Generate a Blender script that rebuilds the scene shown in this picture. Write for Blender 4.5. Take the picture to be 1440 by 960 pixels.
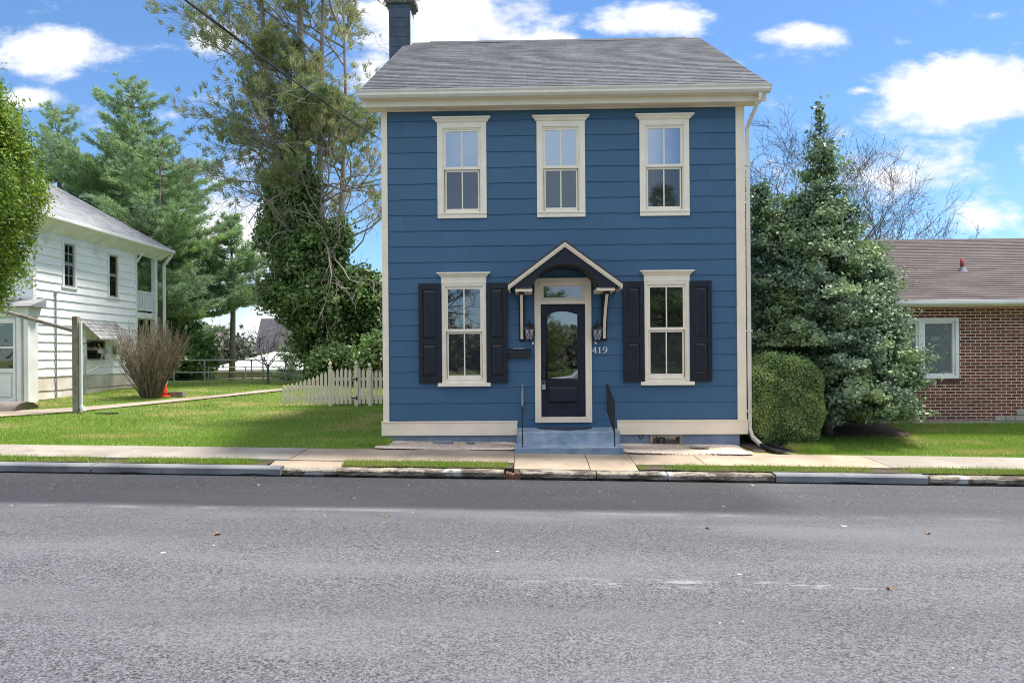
import bpy, bmesh, math, random
import numpy as np
from math import sin, cos, pi, radians, tan, atan2, sqrt
from mathutils import Vector, Matrix
random.seed(7); RNG = np.random.default_rng(7)
S = bpy.context.scene
for o in list(bpy.data.objects): bpy.data.objects.remove(o)

# ------------------------------------------------------------------ camera
CAM_Z = 1.8; YAW = radians(1.28); ROLL = radians(.44)
cd = bpy.data.cameras.new('camera'); cam = bpy.data.objects.new('camera', cd); S.collection.objects.link(cam)
Rv = Vector((cos(YAW), sin(YAW), 0)); Fv = Vector((-sin(YAW), cos(YAW), 0)); Zv = Vector((0, 0, 1))
right = Rv*cos(ROLL) - Zv*sin(ROLL); up = Rv*sin(ROLL) + Zv*cos(ROLL)
M4 = Matrix((right, up, -Fv)).transposed().to_4x4(); M4.translation = (0, 0, CAM_Z)
cam.matrix_world = M4
cd.sensor_fit = 'HORIZONTAL'; cd.sensor_width = 36; cd.lens = 24.0
cd.shift_y = 20/1440; cd.clip_start = .05; cd.clip_end = 3000
S.camera = cam
S.render.resolution_x = 1024; S.render.resolution_y = 682
S.render.engine = 'CYCLES'; S.cycles.pixel_filter_type = 'BLACKMAN_HARRIS'; S.cycles.filter_width = 1.05; S.cycles.use_denoising = True; S.cycles.denoiser = 'OPENIMAGEDENOISE'; S.cycles.denoising_prefilter = 'NONE'
S.view_settings.view_transform = 'Standard'; S.view_settings.look = 'None'
S.view_settings.gamma = 1; S.view_settings.use_curve_mapping = False
S.view_settings.exposure = 1.0

# ------------------------------------------------------------------ sun + sky
SUN = Vector((.36, .20, 1.0)).normalized()
SUN_EL = math.asin(SUN.z); SUN_AZ = atan2(SUN.x, SUN.y)
sd = bpy.data.lights.new('sun', 'SUN'); sd.energy = 3.8; sd.angle = radians(7); sd.color = (1, .95, .87)
sun = bpy.data.objects.new('sun', sd); S.collection.objects.link(sun)
sun.rotation_euler = SUN.to_track_quat('Z', 'Y').to_euler(); sun.location = (0, 0, 30)

w = bpy.data.worlds.new('World'); S.world = w; w.use_nodes = True
nt = w.node_tree; nt.nodes.clear()
def N(t, **k):
    n = nt.nodes.new(t)
    for a, b in k.items(): setattr(n, a, b)
    return n
def lk(a, b): nt.links.new(a, b)
def setin(n, i, v):
    if hasattr(v, 'is_output'): lk(v, n.inputs[i])
    else: n.inputs[i].default_value = v
def mth(op, a, b=0.0, c=0.0, clamp=False):
    n = N('ShaderNodeMath', operation=op, use_clamp=clamp)
    for i, v in enumerate((a, b, c)): setin(n, i, v)
    return n.outputs[0]
def vmth(op, a, b):
    n = N('ShaderNodeVectorMath', operation=op)
    setin(n, 0, a); setin(n, 1, b)
    return n
out = N('ShaderNodeOutputWorld'); bgd = N('ShaderNodeBackground'); lk(bgd.outputs[0], out.inputs[0])
bgd.inputs['Strength'].default_value = .1
sky = N('ShaderNodeTexSky', sky_type='NISHITA'); sky.sun_disc = False
sky.sun_elevation = SUN_EL; sky.sun_rotation = SUN_AZ; sky.air_density = 1.0; sky.dust_density = .15; sky.ozone_density = 2.4
tc = N('ShaderNodeTexCoord'); sep = N('ShaderNodeSeparateXYZ'); lk(tc.outputs['Generated'], sep.inputs[0])
dx, dy, dz = sep.outputs
fy = mth('MAXIMUM', dy, .02)
u = mth('DIVIDE', dx, fy); v = mth('DIVIDE', dz, fy)
cmb = N('ShaderNodeCombineXYZ'); lk(u, cmb.inputs[0]); lk(v, cmb.inputs[1]); uv = cmb.outputs[0]
nz = N('ShaderNodeTexNoise'); nz.inputs['Scale'].default_value = 9; nz.inputs['Detail'].default_value = 9; nz.inputs['Roughness'].default_value = .64
mp = N('ShaderNodeMapping'); mp.inputs['Scale'].default_value = (1, 1.9, 1); lk(uv, mp.inputs[0]); lk(mp.outputs[0], nz.inputs['Vector'])
CL = [  # cumulus patches by direction (tan azimuth, tan elevation, half sizes, strength)
 (-.71,.46,.15,.05,1.1), (-.76,.385,.075,.022,.9), (-.47,.465,.05,.035,.9), (-.54,.36,.05,.015,.5),
 (-.13,.49,.2,.07,1.5), (.0,.455,.09,.035,.9), (.17,.485,.12,.035,1.1), (-.24,.42,.06,.05,.8),
 (.39,.462,.085,.024,1), (.63,.375,.20,.068,1.5), (.47,.38,.04,.012,.9), (.52,.26,.15,.055,.8), (.63,.2,.11,.05,.8), (.74,.29,.06,.03,.7),
 (-.42,.17,.17,.17,.85), (-.3,.05,.3,.09,1.0), (-.62,.2,.1,.05,.5), (.95,.3,.2,.1,1), (-1.1,.4,.2,.12,1), (.3,.95,.5,.2,1), (-.6,.9,.4,.15,1)]
acc = None
for (cu, cv, ru, rv, st) in CL:
    s_ = vmth('SUBTRACT', uv, (cu+.016, cv, 0)).outputs[0]
    s_ = vmth('DIVIDE', s_, (ru, rv, 1)).outputs[0]
    ln = N('ShaderNodeVectorMath', operation='LENGTH'); lk(s_, ln.inputs[0])
    m_ = mth('MULTIPLY', mth('SUBTRACT', 1.0, ln.outputs['Value'], clamp=True), st*1.5)
    acc = m_ if acc is None else mth('MAXIMUM', acc, m_)
cl = mth('ADD', acc, mth('MULTIPLY', mth('SUBTRACT', nz.outputs['Fac'], .5), 3.4))
cmask = N('ShaderNodeMapRange', interpolation_type='SMOOTHSTEP'); lk(cl, cmask.inputs[0])
cmask.inputs['From Min'].default_value = .12; cmask.inputs['From Max'].default_value = 1.2
# bright broken cloud added in the unseen sky behind the viewer to light the facade
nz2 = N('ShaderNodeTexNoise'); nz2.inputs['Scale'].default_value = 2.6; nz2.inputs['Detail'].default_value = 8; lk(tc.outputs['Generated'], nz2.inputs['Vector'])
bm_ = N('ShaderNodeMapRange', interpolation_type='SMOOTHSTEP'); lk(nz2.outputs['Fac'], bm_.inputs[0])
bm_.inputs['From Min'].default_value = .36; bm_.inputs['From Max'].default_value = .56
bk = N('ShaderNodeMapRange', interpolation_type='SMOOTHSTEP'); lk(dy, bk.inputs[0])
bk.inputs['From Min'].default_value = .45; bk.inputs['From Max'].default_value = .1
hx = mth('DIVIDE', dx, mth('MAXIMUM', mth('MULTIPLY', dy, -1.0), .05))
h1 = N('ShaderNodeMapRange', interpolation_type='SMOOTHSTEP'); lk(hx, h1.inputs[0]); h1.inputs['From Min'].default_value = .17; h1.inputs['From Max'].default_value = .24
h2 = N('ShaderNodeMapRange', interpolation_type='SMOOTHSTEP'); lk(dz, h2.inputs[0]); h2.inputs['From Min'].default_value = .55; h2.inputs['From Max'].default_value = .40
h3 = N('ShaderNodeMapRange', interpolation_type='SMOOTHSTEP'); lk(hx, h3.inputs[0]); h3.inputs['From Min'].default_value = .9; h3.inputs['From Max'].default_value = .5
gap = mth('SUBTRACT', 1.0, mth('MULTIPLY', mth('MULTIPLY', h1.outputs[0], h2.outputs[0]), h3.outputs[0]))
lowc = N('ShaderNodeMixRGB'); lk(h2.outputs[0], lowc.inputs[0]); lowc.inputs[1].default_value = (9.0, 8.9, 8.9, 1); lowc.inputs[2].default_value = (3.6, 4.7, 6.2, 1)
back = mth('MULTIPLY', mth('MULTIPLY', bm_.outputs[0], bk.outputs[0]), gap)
front = mth('MULTIPLY', cmask.outputs[0], mth('SUBTRACT', 1.0, bk.outputs[0]))
# cloud colour: white tops, softly grey where thick
ccol = N('ShaderNodeMixRGB'); nz3 = N('ShaderNodeTexNoise'); nz3.inputs['Scale'].default_value = 4; nz3.inputs['Detail'].default_value = 5; lk(mp.outputs[0], nz3.inputs['Vector'])
cr = N('ShaderNodeMapRange'); lk(nz3.outputs['Fac'], cr.inputs[0]); cr.inputs['From Min'].default_value = .5; cr.inputs['From Max'].default_value = .75
lk(cr.outputs[0], ccol.inputs[0]); ccol.inputs[1].default_value = (5.8, 5.8, 5.9, 1); ccol.inputs[2].default_value = (3.6, 3.9, 4.4, 1)
mul = N('ShaderNodeMixRGB', blend_type='MULTIPLY'); mul.inputs[0].default_value = 1; lk(sky.outputs[0], mul.inputs[1]); mul.inputs[2].default_value = (.62, .80, .96, 1)
m1 = N('ShaderNodeMixRGB'); lk(front, m1.inputs[0]); lk(mul.outputs[0], m1.inputs[1]); lk(ccol.outputs[0], m1.inputs[2])
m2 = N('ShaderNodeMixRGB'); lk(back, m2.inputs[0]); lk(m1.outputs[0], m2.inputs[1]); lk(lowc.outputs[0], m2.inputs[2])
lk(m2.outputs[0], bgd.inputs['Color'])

# ------------------------------------------------------------------ helpers
ORG = {}
def tag(o, label=None, cat=None, group=None, kind=None):
    if label: o['label'] = label
    if cat: o['category'] = cat
    if group: o['group'] = group
    if kind: o['kind'] = kind
    return o
def empty(name, loc, label=None, cat=None, group=None):
    o = bpy.data.objects.new(name, None); S.collection.objects.link(o); o.location = loc
    o.empty_display_size = .2
    ORG[o] = Vector(loc); tag(o, label, cat, group)
    return o
def link_mesh(me, name, mat, parent, smooth=False):
    o = bpy.data.objects.new(name, me); S.collection.objects.link(o)
    if mat:
        for mm in (mat if isinstance(mat, (list, tuple)) else [mat]): me.materials.append(mm)
    if smooth: me.polygons.foreach_set('use_smooth', [True]*len(me.polygons))
    if parent is not None:
        o.parent = parent; ORG[o] = ORG[parent]
    else: ORG[o] = Vector((0, 0, 0))
    return o
class MB:
    def __init__(s): s.v = []; s.f = []; s.m = []
    def add(s, vs, fs, mi=0):
        n = len(s.v); s.v += [tuple(p) for p in vs]; s.f += [tuple(i+n for i in f) for f in fs]; s.m += [mi]*len(fs); return s
    def box(s, x0, x1, y0, y1, z0, z1, mi=0):
        if x0 > x1: x0, x1 = x1, x0
        if y0 > y1: y0, y1 = y1, y0
        if z0 > z1: z0, z1 = z1, z0
        return s.add([(x0,y0,z0),(x1,y0,z0),(x1,y1,z0),(x0,y1,z0),(x0,y0,z1),(x1,y0,z1),(x1,y1,z1),(x0,y1,z1)],
              [(0,3,2,1),(4,5,6,7),(0,1,5,4),(1,2,6,5),(2,3,7,6),(3,0,4,7)], mi)
    def prism(s, poly, axis, a, b, mi=0):
        # poly 2-D ring; axis 'y': poly=(x,z); 'x': poly=(y,z); 'z': poly=(x,y)
        def P(p, t): return {'y': (p[0], t, p[1]), 'x': (t, p[0], p[1]), 'z': (p[0], p[1], t)}[axis]
        n = len(poly); vs = [P(p, a) for p in poly] + [P(p, b) for p in poly]
        fs = [tuple(range(n)), tuple(range(2*n-1, n-1, -1))] + [(i, (i+1) % n, n+(i+1) % n, n+i) for i in range(n)]
        return s.add(vs, fs, mi)
    def bar(s, p, q, wx, wy=None, up=(0, 0, 1), mi=0):
        p = Vector(p); q = Vector(q); d = (q-p).normalized(); wy = wy or wx
        a = d.cross(Vector(up))
        if a.length < 1e-4: a = d.cross(Vector((1, 0, 0)))
        a.normalize(); b = a.cross(d).normalized()
        vs = [c + a*wx/2*i + b*wy/2*j for c in (p, q) for i, j in ((-1,-1),(1,-1),(1,1),(-1,1))]
        return s.add(vs, [(0,1,2,3),(7,6,5,4),(0,4,5,1),(1,5,6,2),(2,6,7,3),(3,7,4,0)], mi)
    def tube(s, pts, rad, n=8, cap=True, mi=0):
        pts = [Vector(p) for p in pts]; m = len(pts)
        if not isinstance(rad, (list, tuple)): rad = [rad]*m
        base = len(s.v); vs = []; a = None
        for i, p in enumerate(pts):
            d = (pts[min(i+1, m-1)] - pts[max(i-1, 0)])
            d = d.normalized() if d.length > 1e-9 else Vector((0, 0, 1))
            if a is None:
                a = d.cross(Vector((.31, .87, .2))); a = a.normalized() if a.length > 1e-3 else Vector((1, 0, 0))
            else:
                a = a - d*a.dot(d); a = a.normalized() if a.length > 1e-5 else d.cross(Vector((0, 1, 0))).normalized()
            b = d.cross(a)
            for k in range(n):
                t = 2*pi*k/n; vs.append(p + (a*cos(t) + b*sin(t))*rad[i])
        fs = [(i*n+k, i*n+(k+1) % n, (i+1)*n+(k+1) % n, (i+1)*n+k) for i in range(m-1) for k in range(n)]
        if cap: fs += [tuple(range(n-1, -1, -1)), tuple((m-1)*n+k for k in range(n))]
        return s.add(vs, fs, mi)
    def lathe(s, prof, c, n=16, mi=0):
        vs = []; m = len(prof)
        for (r, z) in prof:
            for k in range(n):
                t = 2*pi*(k+.5)/n; vs.append((c[0]+r*cos(t), c[1]+r*sin(t), c[2]+z))
        fs = [(i*n+k, i*n+(k+1) % n, (i+1)*n+(k+1) % n, (i+1)*n+k) for i in range(m-1) for k in range(n)]
        fs += [tuple(range(n-1, -1, -1)), tuple((m-1)*n+k for k in range(n))]
        return s.add(vs, fs, mi)
    def build(s, name, mat, parent=None, smooth=False, bevel=0):
        me = bpy.data.meshes.new(name); org = ORG[parent] if parent is not None else Vector((0, 0, 0))
        vs = [(p[0]-org.x, p[1]-org.y, p[2]-org.z) for p in s.v]
        me.from_pydata(vs, [], s.f); me.update()
        if getattr(s, 'weld', False):
            bm = bmesh.new(); bm.from_mesh(me); bmesh.ops.remove_doubles(bm, verts=bm.verts, dist=.0004); bm.to_mesh(me); bm.free(); s.m = []
        o = link_mesh(me, name, mat, parent, smooth)
        if any(s.m): me.polygons.foreach_set('material_index', s.m)
        if bevel:
            b = o.modifiers.new('bevel', 'BEVEL'); b.width = bevel; b.segments = 2; b.limit_method = 'ANGLE'
        return o
def fast(name, V, k, mat, parent=None):
    """V: (n*k,3) vertices, faces are consecutive k-gons"""
    V = np.asarray(V, dtype=np.float32)
    if parent is not None: V = V - np.array(ORG[parent], dtype=np.float32)
    n = len(V)//k; me = bpy.data.meshes.new(name)
    me.vertices.add(n*k); me.vertices.foreach_set('co', V.ravel())
    me.loops.add(n*k); me.loops.foreach_set('vertex_index', np.arange(n*k, dtype=np.int32))
    me.polygons.add(n); me.polygons.foreach_set('loop_start', np.arange(0, n*k, k, dtype=np.int32))
    me.update(calc_edges=True); me.validate()
    return link_mesh(me, name, mat, parent)

# --- materials
def mat(name, col, rough=.7, col2=None, scale=4.0, bump=0.0, bscale=None, metal=0.0, detail=6, spec=.5, lo=.35, hi=.65):
    m = bpy.data.materials.new(name); m.use_nodes = True; t = m.node_tree
    b = t.nodes['Principled BSDF']; b.inputs['Base Color'].default_value = (*col, 1)
    b.inputs['Roughness'].default_value = rough; b.inputs['Metallic'].default_value = metal
    b.inputs['Specular IOR Level'].default_value = spec
    tc = t.nodes.new('ShaderNodeTexCoord')
    if col2:
        n = t.nodes.new('ShaderNodeTexNoise'); n.inputs['Scale'].default_value = scale; n.inputs['Detail'].default_value = detail
        t.links.new(tc.outputs['Object'], n.inputs['Vector'])
        r = t.nodes.new('ShaderNodeMapRange'); r.inputs['From Min'].default_value = lo; r.inputs['From Max'].default_value = hi
        t.links.new(n.outputs['Fac'], r.inputs[0])
        x = t.nodes.new('ShaderNodeMixRGB'); x.inputs[1].default_value = (*col, 1); x.inputs[2].default_value = (*col2, 1)
        t.links.new(r.outputs[0], x.inputs[0]); t.links.new(x.outputs[0], b.inputs['Base Color']); m['mix'] = x.name
    if bump:
        n2 = t.nodes.new('ShaderNodeTexNoise'); n2.inputs['Scale'].default_value = bscale or scale*6; n2.inputs['Detail'].default_value = 4
        t.links.new(tc.outputs['Object'], n2.inputs['Vector'])
        bp = t.nodes.new('ShaderNodeBump'); bp.inputs['Strength'].default_value = 1; bp.inputs['Distance'].default_value = bump
        t.links.new(n2.outputs['Fac'], bp.inputs['Height']); t.links.new(bp.outputs[0], b.inputs['Normal'])
    return m
def leafmat(name, c1, c2, c3=None, rough=.5, trans=.25, patch=None):
    """leaf colour varies per leaf (random per island) and between patches"""
    m = bpy.data.materials.new(name); m.use_nodes = True; t = m.node_tree; b = t.nodes['Principled BSDF']
    g = t.nodes.new('ShaderNodeNewGeometry'); x = t.nodes.new('ShaderNodeMixRGB')
    x.inputs[1].default_value = (*c1, 1); x.inputs[2].default_value = (*c2, 1)
    t.links.new(g.outputs['Random Per Island'], x.inputs[0]); col = x.outputs[0]
    if c3:
        tc = t.nodes.new('ShaderNodeTexCoord'); n = t.nodes.new('ShaderNodeTexNoise'); n.inputs['Scale'].default_value = patch or 1.2; n.inputs['Detail'].default_value = 3
        t.links.new(tc.outputs['Object'], n.inputs['Vector'])
        r = t.nodes.new('ShaderNodeMapRange'); r.inputs['From Min'].default_value = .42; r.inputs['From Max'].default_value = .66; t.links.new(n.outputs['Fac'], r.inputs[0])
        y = t.nodes.new('ShaderNodeMixRGB'); y.inputs[2].default_value = (*c3, 1)
        t.links.new(r.outputs[0], y.inputs[0]); t.links.new(col, y.inputs[1]); col = y.outputs[0]
    t.links.new(col, b.inputs['Base Color']); b.inputs['Roughness'].default_value = rough
    tr = t.nodes.new('ShaderNodeBsdfTranslucent'); t.links.new(col, tr.inputs[0])
    mx = t.nodes.new('ShaderNodeMixShader'); mx.inputs[0].default_value = trans
    t.links.new(b.outputs[0], mx.inputs[1]); t.links.new(tr.outputs[0], mx.inputs[2]); t.links.new(mx.outputs[0], t.nodes['Material Output'].inputs[0])
    return m
def glassmat(name, refl=.3, tint=(.5, .55, .6), body=.35, bcol=(.02, .022, .025), wav=.0):
    """old window glass over a dark room: sharp reflection plus see-through"""
    m = bpy.data.materials.new(name); m.use_nodes = True; t = m.node_tree; t.nodes.remove(t.nodes['Principled BSDF'])
    gl = t.nodes.new('ShaderNodeBsdfGlossy'); gl.inputs['Roughness'].default_value = .015
    trn = t.nodes.new('ShaderNodeBsdfTransparent'); trn.inputs[0].default_value = (*tint, 1)
    df = t.nodes.new('ShaderNodeBsdfDiffuse'); df.inputs[0].default_value = (*bcol, 1)
    a = t.nodes.new('ShaderNodeMixShader'); a.inputs[0].default_value = body
    t.links.new(trn.outputs[0], a.inputs[1]); t.links.new(df.outputs[0], a.inputs[2])
    f = t.nodes.new('ShaderNodeFresnel'); f.inputs[0].default_value = 1.5
    ad = t.nodes.new('ShaderNodeMath'); ad.operation = 'ADD'; ad.use_clamp = True; t.links.new(f.outputs[0], ad.inputs[0]); ad.inputs[1].default_value = refl-.04
    mx = t.nodes.new('ShaderNodeMixShader'); t.links.new(ad.outputs[0], mx.inputs[0])
    t.links.new(a.outputs[0], mx.inputs[1]); t.links.new(gl.outputs[0], mx.inputs[2]); t.links.new(mx.outputs[0], t.nodes['Material Output'].inputs[0])
    if wav:
        tc = t.nodes.new('ShaderNodeTexCoord'); n = t.nodes.new('ShaderNodeTexNoise'); n.inputs['Scale'].default_value = 2.5; n.inputs['Detail'].default_value = 1
        t.links.new(tc.outputs['Object'], n.inputs['Vector']); bp = t.nodes.new('ShaderNodeBump'); bp.inputs['Distance'].default_value = wav
        t.links.new(n.outputs['Fac'], bp.inputs['Height']); t.links.new(bp.outputs[0], gl.inputs['Normal'])
    return m
def shinglemat(name, cA, cB, cC, course, tabw, kz, axis='x', dark=(.01, .01, .012), off=0.0):
    """roof shingles: kz turns height into length up the slope; axis = direction along the course"""
    m = bpy.data.materials.new(name); m.use_nodes = True; t = m.node_tree; b = t.nodes['Principled BSDF']; b.inputs['Roughness'].default_value = .9
    tc = t.nodes.new('ShaderNodeTexCoord'); sp = t.nodes.new('ShaderNodeSeparateXYZ'); t.links.new(tc.outputs['Object'], sp.inputs[0])
    mz = t.nodes.new('ShaderNodeMath'); mz.operation = 'MULTIPLY'; mz.inputs[1].default_value = kz; t.links.new(sp.outputs[2], mz.inputs[0])
    cb = t.nodes.new('ShaderNodeCombineXYZ'); t.links.new(sp.outputs[0 if axis == 'x' else 1], cb.inputs[0]); ao = t.nodes.new('ShaderNodeMath'); ao.operation = 'SUBTRACT'; ao.inputs[1].default_value = off; t.links.new(mz.outputs[0], ao.inputs[0]); t.links.new(ao.outputs[0], cb.inputs[1])
    br = t.nodes.new('ShaderNodeTexBrick'); t.links.new(cb.outputs[0], br.inputs['Vector']); br.inputs['Scale'].default_value = 1
    br.inputs['Brick Width'].default_value = tabw; br.inputs['Row Height'].default_value = course; br.inputs['Mortar Size'].default_value = .0035; br.inputs['Mortar Smooth'].default_value = .9
    br.offset = .37; br.squash = 1.0
    br.inputs['Color1'].default_value = (*cA, 1); br.inputs['Color2'].default_value = (*cB, 1); br.inputs['Mortar'].default_value = (*dark, 1)
    n = t.nodes.new('ShaderNodeTexNoise'); n.inputs['Scale'].default_value = 1.2; n.inputs['Detail'].default_value = 8; t.links.new(tc.outputs['Object'], n.inputs['Vector'])
    x = t.nodes.new('ShaderNodeMixRGB'); x.inputs[2].default_value = (*cC, 1); t.links.new(br.outputs['Color'], x.inputs[1])
    r = t.nodes.new('ShaderNodeMapRange'); r.inputs['From Min'].default_value = .42; r.inputs['From Max'].default_value = .75; t.links.new(n.outputs['Fac'], r.inputs[0])
    rm = t.nodes.new('ShaderNodeMath'); rm.operation = 'MULTIPLY'; rm.inputs[1].default_value = .45; t.links.new(r.outputs[0], rm.inputs[0]); t.links.new(rm.outputs[0], x.inputs[0])
    n2 = t.nodes.new('ShaderNodeTexNoise'); n2.inputs['Scale'].default_value = 60; n2.inputs['Detail'].default_value = 3; t.links.new(tc.outputs['Object'], n2.inputs['Vector'])
    y = t.nodes.new('ShaderNodeMixRGB'); y.blend_type = 'OVERLAY'; y.inputs[0].default_value = .35; t.links.new(x.outputs[0], y.inputs[1]); t.links.new(n2.outputs['Color'], y.inputs[2])
    t.links.new(y.outputs[0], b.inputs['Base Color'])
    bp = t.nodes.new('ShaderNodeBump'); bp.inputs['Distance'].default_value = .006; t.links.new(br.outputs['Fac'], bp.inputs['Height']); bp.invert = True; t.links.new(bp.outputs[0], b.inputs['Normal'])
    return m
def brickmat(name):
    m = bpy.data.materials.new(name); m.use_nodes = True; t = m.node_tree; b = t.nodes['Principled BSDF']; b.inputs['Roughness'].default_value = .85
    tc = t.nodes.new('ShaderNodeTexCoord'); sp = t.nodes.new('ShaderNodeSeparateXYZ'); t.links.new(tc.outputs['Object'], sp.inputs[0])
    ad = t.nodes.new('ShaderNodeMath'); ad.operation = 'ADD'; t.links.new(sp.outputs[0], ad.inputs[0]); t.links.new(sp.outputs[1], ad.inputs[1])
    cb = t.nodes.new('ShaderNodeCombineXYZ'); t.links.new(ad.outputs[0], cb.inputs[0]); t.links.new(sp.outputs[2], cb.inputs[1])
    nd = t.nodes.new('ShaderNodeTexNoise'); nd.inputs['Scale'].default_value = 9; t.links.new(cb.outputs[0], nd.inputs['Vector'])
    vm = t.nodes.new('ShaderNodeVectorMath'); vm.operation = 'SCALE'; vm.inputs['Scale'].default_value = .006; t.links.new(nd.outputs['Color'], vm.inputs[0])
    va = t.nodes.new('ShaderNodeVectorMath'); va.operation = 'ADD'; t.links.new(cb.outputs[0], va.inputs[0]); t.links.new(vm.outputs[0], va.inputs[1])
    def B(c1, c2, mo, bias):
        br = t.nodes.new('ShaderNodeTexBrick'); t.links.new(va.outputs[0], br.inputs['Vector']); br.inputs['Scale'].default_value = 1
        br.inputs['Brick Width'].default_value = .213; br.inputs['Row Height'].default_value = .0677; br.inputs['Mortar Size'].default_value = .0075; br.inputs['Mortar Smooth'].default_value = .15
        br.inputs['Color1'].default_value = (*c1, 1); br.inputs['Color2'].default_value = (*c2, 1); br.inputs['Mortar'].default_value = (*mo, 1); br.inputs['Bias'].default_value = bias
        return br
    a = B((.20, .060, .042), (.070, .026, .024), (.66, .57, .45), .0)
    n = t.nodes.new('ShaderNodeTexNoise'); n.inputs['Scale'].default_value = 5.5; n.inputs['Detail'].default_value = 3; t.links.new(cb.outputs[0], n.inputs['Vector'])
    c = B((.27, .11, .06), (.15, .045, .035), (.70, .61, .48), .3)
    x = t.nodes.new('ShaderNodeMixRGB'); r = t.nodes.new('ShaderNodeMapRange'); r.inputs['From Min'].default_value = .4; r.inputs['From Max'].default_value = .62
    t.links.new(n.outputs['Fac'], r.inputs[0]); t.links.new(r.outputs[0], x.inputs[0]); t.links.new(a.outputs['Color'], x.inputs[1]); t.links.new(c.outputs['Color'], x.inputs[2])
    t.links.new(x.outputs[0], b.inputs['Base Color'])
    bp = t.nodes.new('ShaderNodeBump'); bp.invert = True; bp.inputs['Distance'].default_value = .008; t.links.new(a.outputs['Fac'], bp.inputs['Height']); t.links.new(bp.outputs[0], b.inputs['Normal'])
    return m

M = {}
M['siding'] = mat('blue_siding_paint', (.033, .112, .225), .5, (.041, .130, .255), 1.3, .0009, 60)
M['cream'] = mat('cream_paint', (.90, .77, .60), .5, (.83, .70, .54), 2.5, .0006, 50)
M['creamwin'] = mat('cream_window_paint', (.90, .81, .66), .45, (.83, .74, .59), 5, .0004, 60)
M['navy'] = mat('black_navy_paint', (.008, .010, .020), .5, (.012, .014, .026), 3, .0004, 80, spec=.35)
M['vinyl'] = mat('dark_shutter_vinyl', (.008, .009, .016), .38, (.011, .012, .02), 6, .0004, 90, spec=.4)
M['black'] = mat('black_metal', (.012, .012, .014), .4, (.02, .02, .022), 8)
M['found'] = mat('blue_masonry_paint', (.14, .19, .27), .75, (.20, .25, .33), 3, .006, 9)
M['step'] = mat('step_paint', (.20, .28, .37), .7, (.34, .41, .48), 4, .004, 10, lo=.4, hi=.6, detail=9)
M['stepside'] = mat('step_riser_paint', (.19, .265, .35), .7, (.07, .10, .14), 3.1, .004, 12, lo=.5, hi=.74, detail=9)
M['shadowgap'] = mat('dark_gap', (.012, .012, .014), .9)
M['room'] = mat('dim_room', (.05, .05, .052), .9)
M['blind'] = mat('grey_blind_fabric', (.17, .20, .24), .9, (.12, .14, .17), 2)
M['screen'] = mat('insect_screen', (.05, .052, .06), .8)
M['glass'] = glassmat('window_glass', .24, (.55, .58, .6), .3, wav=.0006)
M['glass_hi'] = glassmat('upper_window_glass', .50, (.45, .5, .56), .5, (.035, .05, .075), wav=.0006)
M['glass_scr'] = glassmat('screened_glass', .15, (.35, .36, .38), .6, (.045, .048, .055), wav=.001)
M['doorglass'] = glassmat('door_glass', .32, (.3, .3, .3), .4, (.02, .02, .02), wav=.0004)
M['lamp_glass'] = mat('lantern_glass', (.52, .50, .52), .25, (.34, .33, .36), 30)
M['white'] = mat('white_paint', (.82, .82, .80), .55, (.70, .70, .69), 2.2, .0005, 40)
M['whitesid'] = mat('white_asbestos_siding', (.90, .90, .90), .6, (.83, .83, .83), 1.1, .001, 30)
M['tansid'] = mat('peeled_tan_siding', (.55, .45, .35), .7, (.74, .70, .65), 1.5)
M['shing'] = shinglemat('grey_asphalt_shingles', (.045, .050, .062), (.108, .116, .135), (.075, .08, .095), .14375, .31, 1.873, off=11.819-.14375*20+.004)
M['shing_w'] = shinglemat('grey_shingles_old_house', (.20, .205, .215), (.30, .305, .315), (.23, .235, .245), .14, .3, 1.62, 'y')
M['shing_b'] = shinglemat('brown_asphalt_shingles', (.075, .058, .056), (.120, .092, .088), (.07, .055, .055), .13577, .36, 2.41, off=6.23-.13577*20)
M['brick'] = brickmat('red_brick_wall')
M['chimney'] = mat('slate_shingle_chimney', (.035, .05, .085), .7, (.06, .085, .13), 3, .002, 20)
M['mortar'] = mat('chimney_mortar', (.22, .22, .20), .95, (.10, .10, .09), 14, .012, 26)
M['terracotta'] = mat('terracotta', (.42, .12, .07), .8, (.3, .08, .05), 6)
M['bark'] = mat('grey_bark', (.13, .105, .085), .95, (.22, .19, .16), 6, .01, 20)
M['twig'] = mat('pale_twig_bark', (.34, .30, .26), .95, (.20, .17, .145), 1)
M['twigb'] = mat('brown_twig_bark', (.14, .11, .07), .95, (.25, .21, .14), 5)
M['bareb'] = mat('bare_tree_bark', (.085, .075, .08), .95, (.15, .135, .14), 3)
M['wood'] = mat('weathered_wood', (.34, .30, .24), .9, (.20, .17, .14), 7, .002, 40)
M['steel'] = mat('galvanised_steel', (.42, .43, .44), .45, (.33, .34, .35), 6, metal=.5)
M['downsp'] = mat('cream_aluminium', (.72, .67, .57), .4, (.66, .61, .52), 4)
M['fencep'] = mat('cream_fence_paint', (.82, .71, .54), .6, (.74, .64, .48), 5)
M['splash'] = mat('black_plastic', (.02, .022, .026), .35)
M['orange'] = mat('orange_cone_plastic', (.75, .09, .02), .45)
M['reflect'] = mat('reflective_band', (.75, .75, .75), .4)
M['stonel'] = mat('limestone_block', (.42, .38, .33), .9, (.34, .30, .26), 3, .004, 16)
M['slate'] = mat('slate_flag', (.16, .18, .21), .8, (.24, .26, .29), 6, .006, 12)
M['boulder'] = mat('grey_brown_stone', (.16, .13, .115), .95, (.23, .19, .165), 4, .02, 7)
M['mulch'] = mat('dark_mulch', (.06, .04, .03), .95, (.10, .07, .05), 14, .02, 30)
M['gutterw'] = mat('white_gutter', (.78, .78, .76), .45, (.7, .7, .68), 3)
M['tan'] = mat('tan_building', (.36, .29, .25), .9, (.30, .24, .20), 2)
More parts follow.
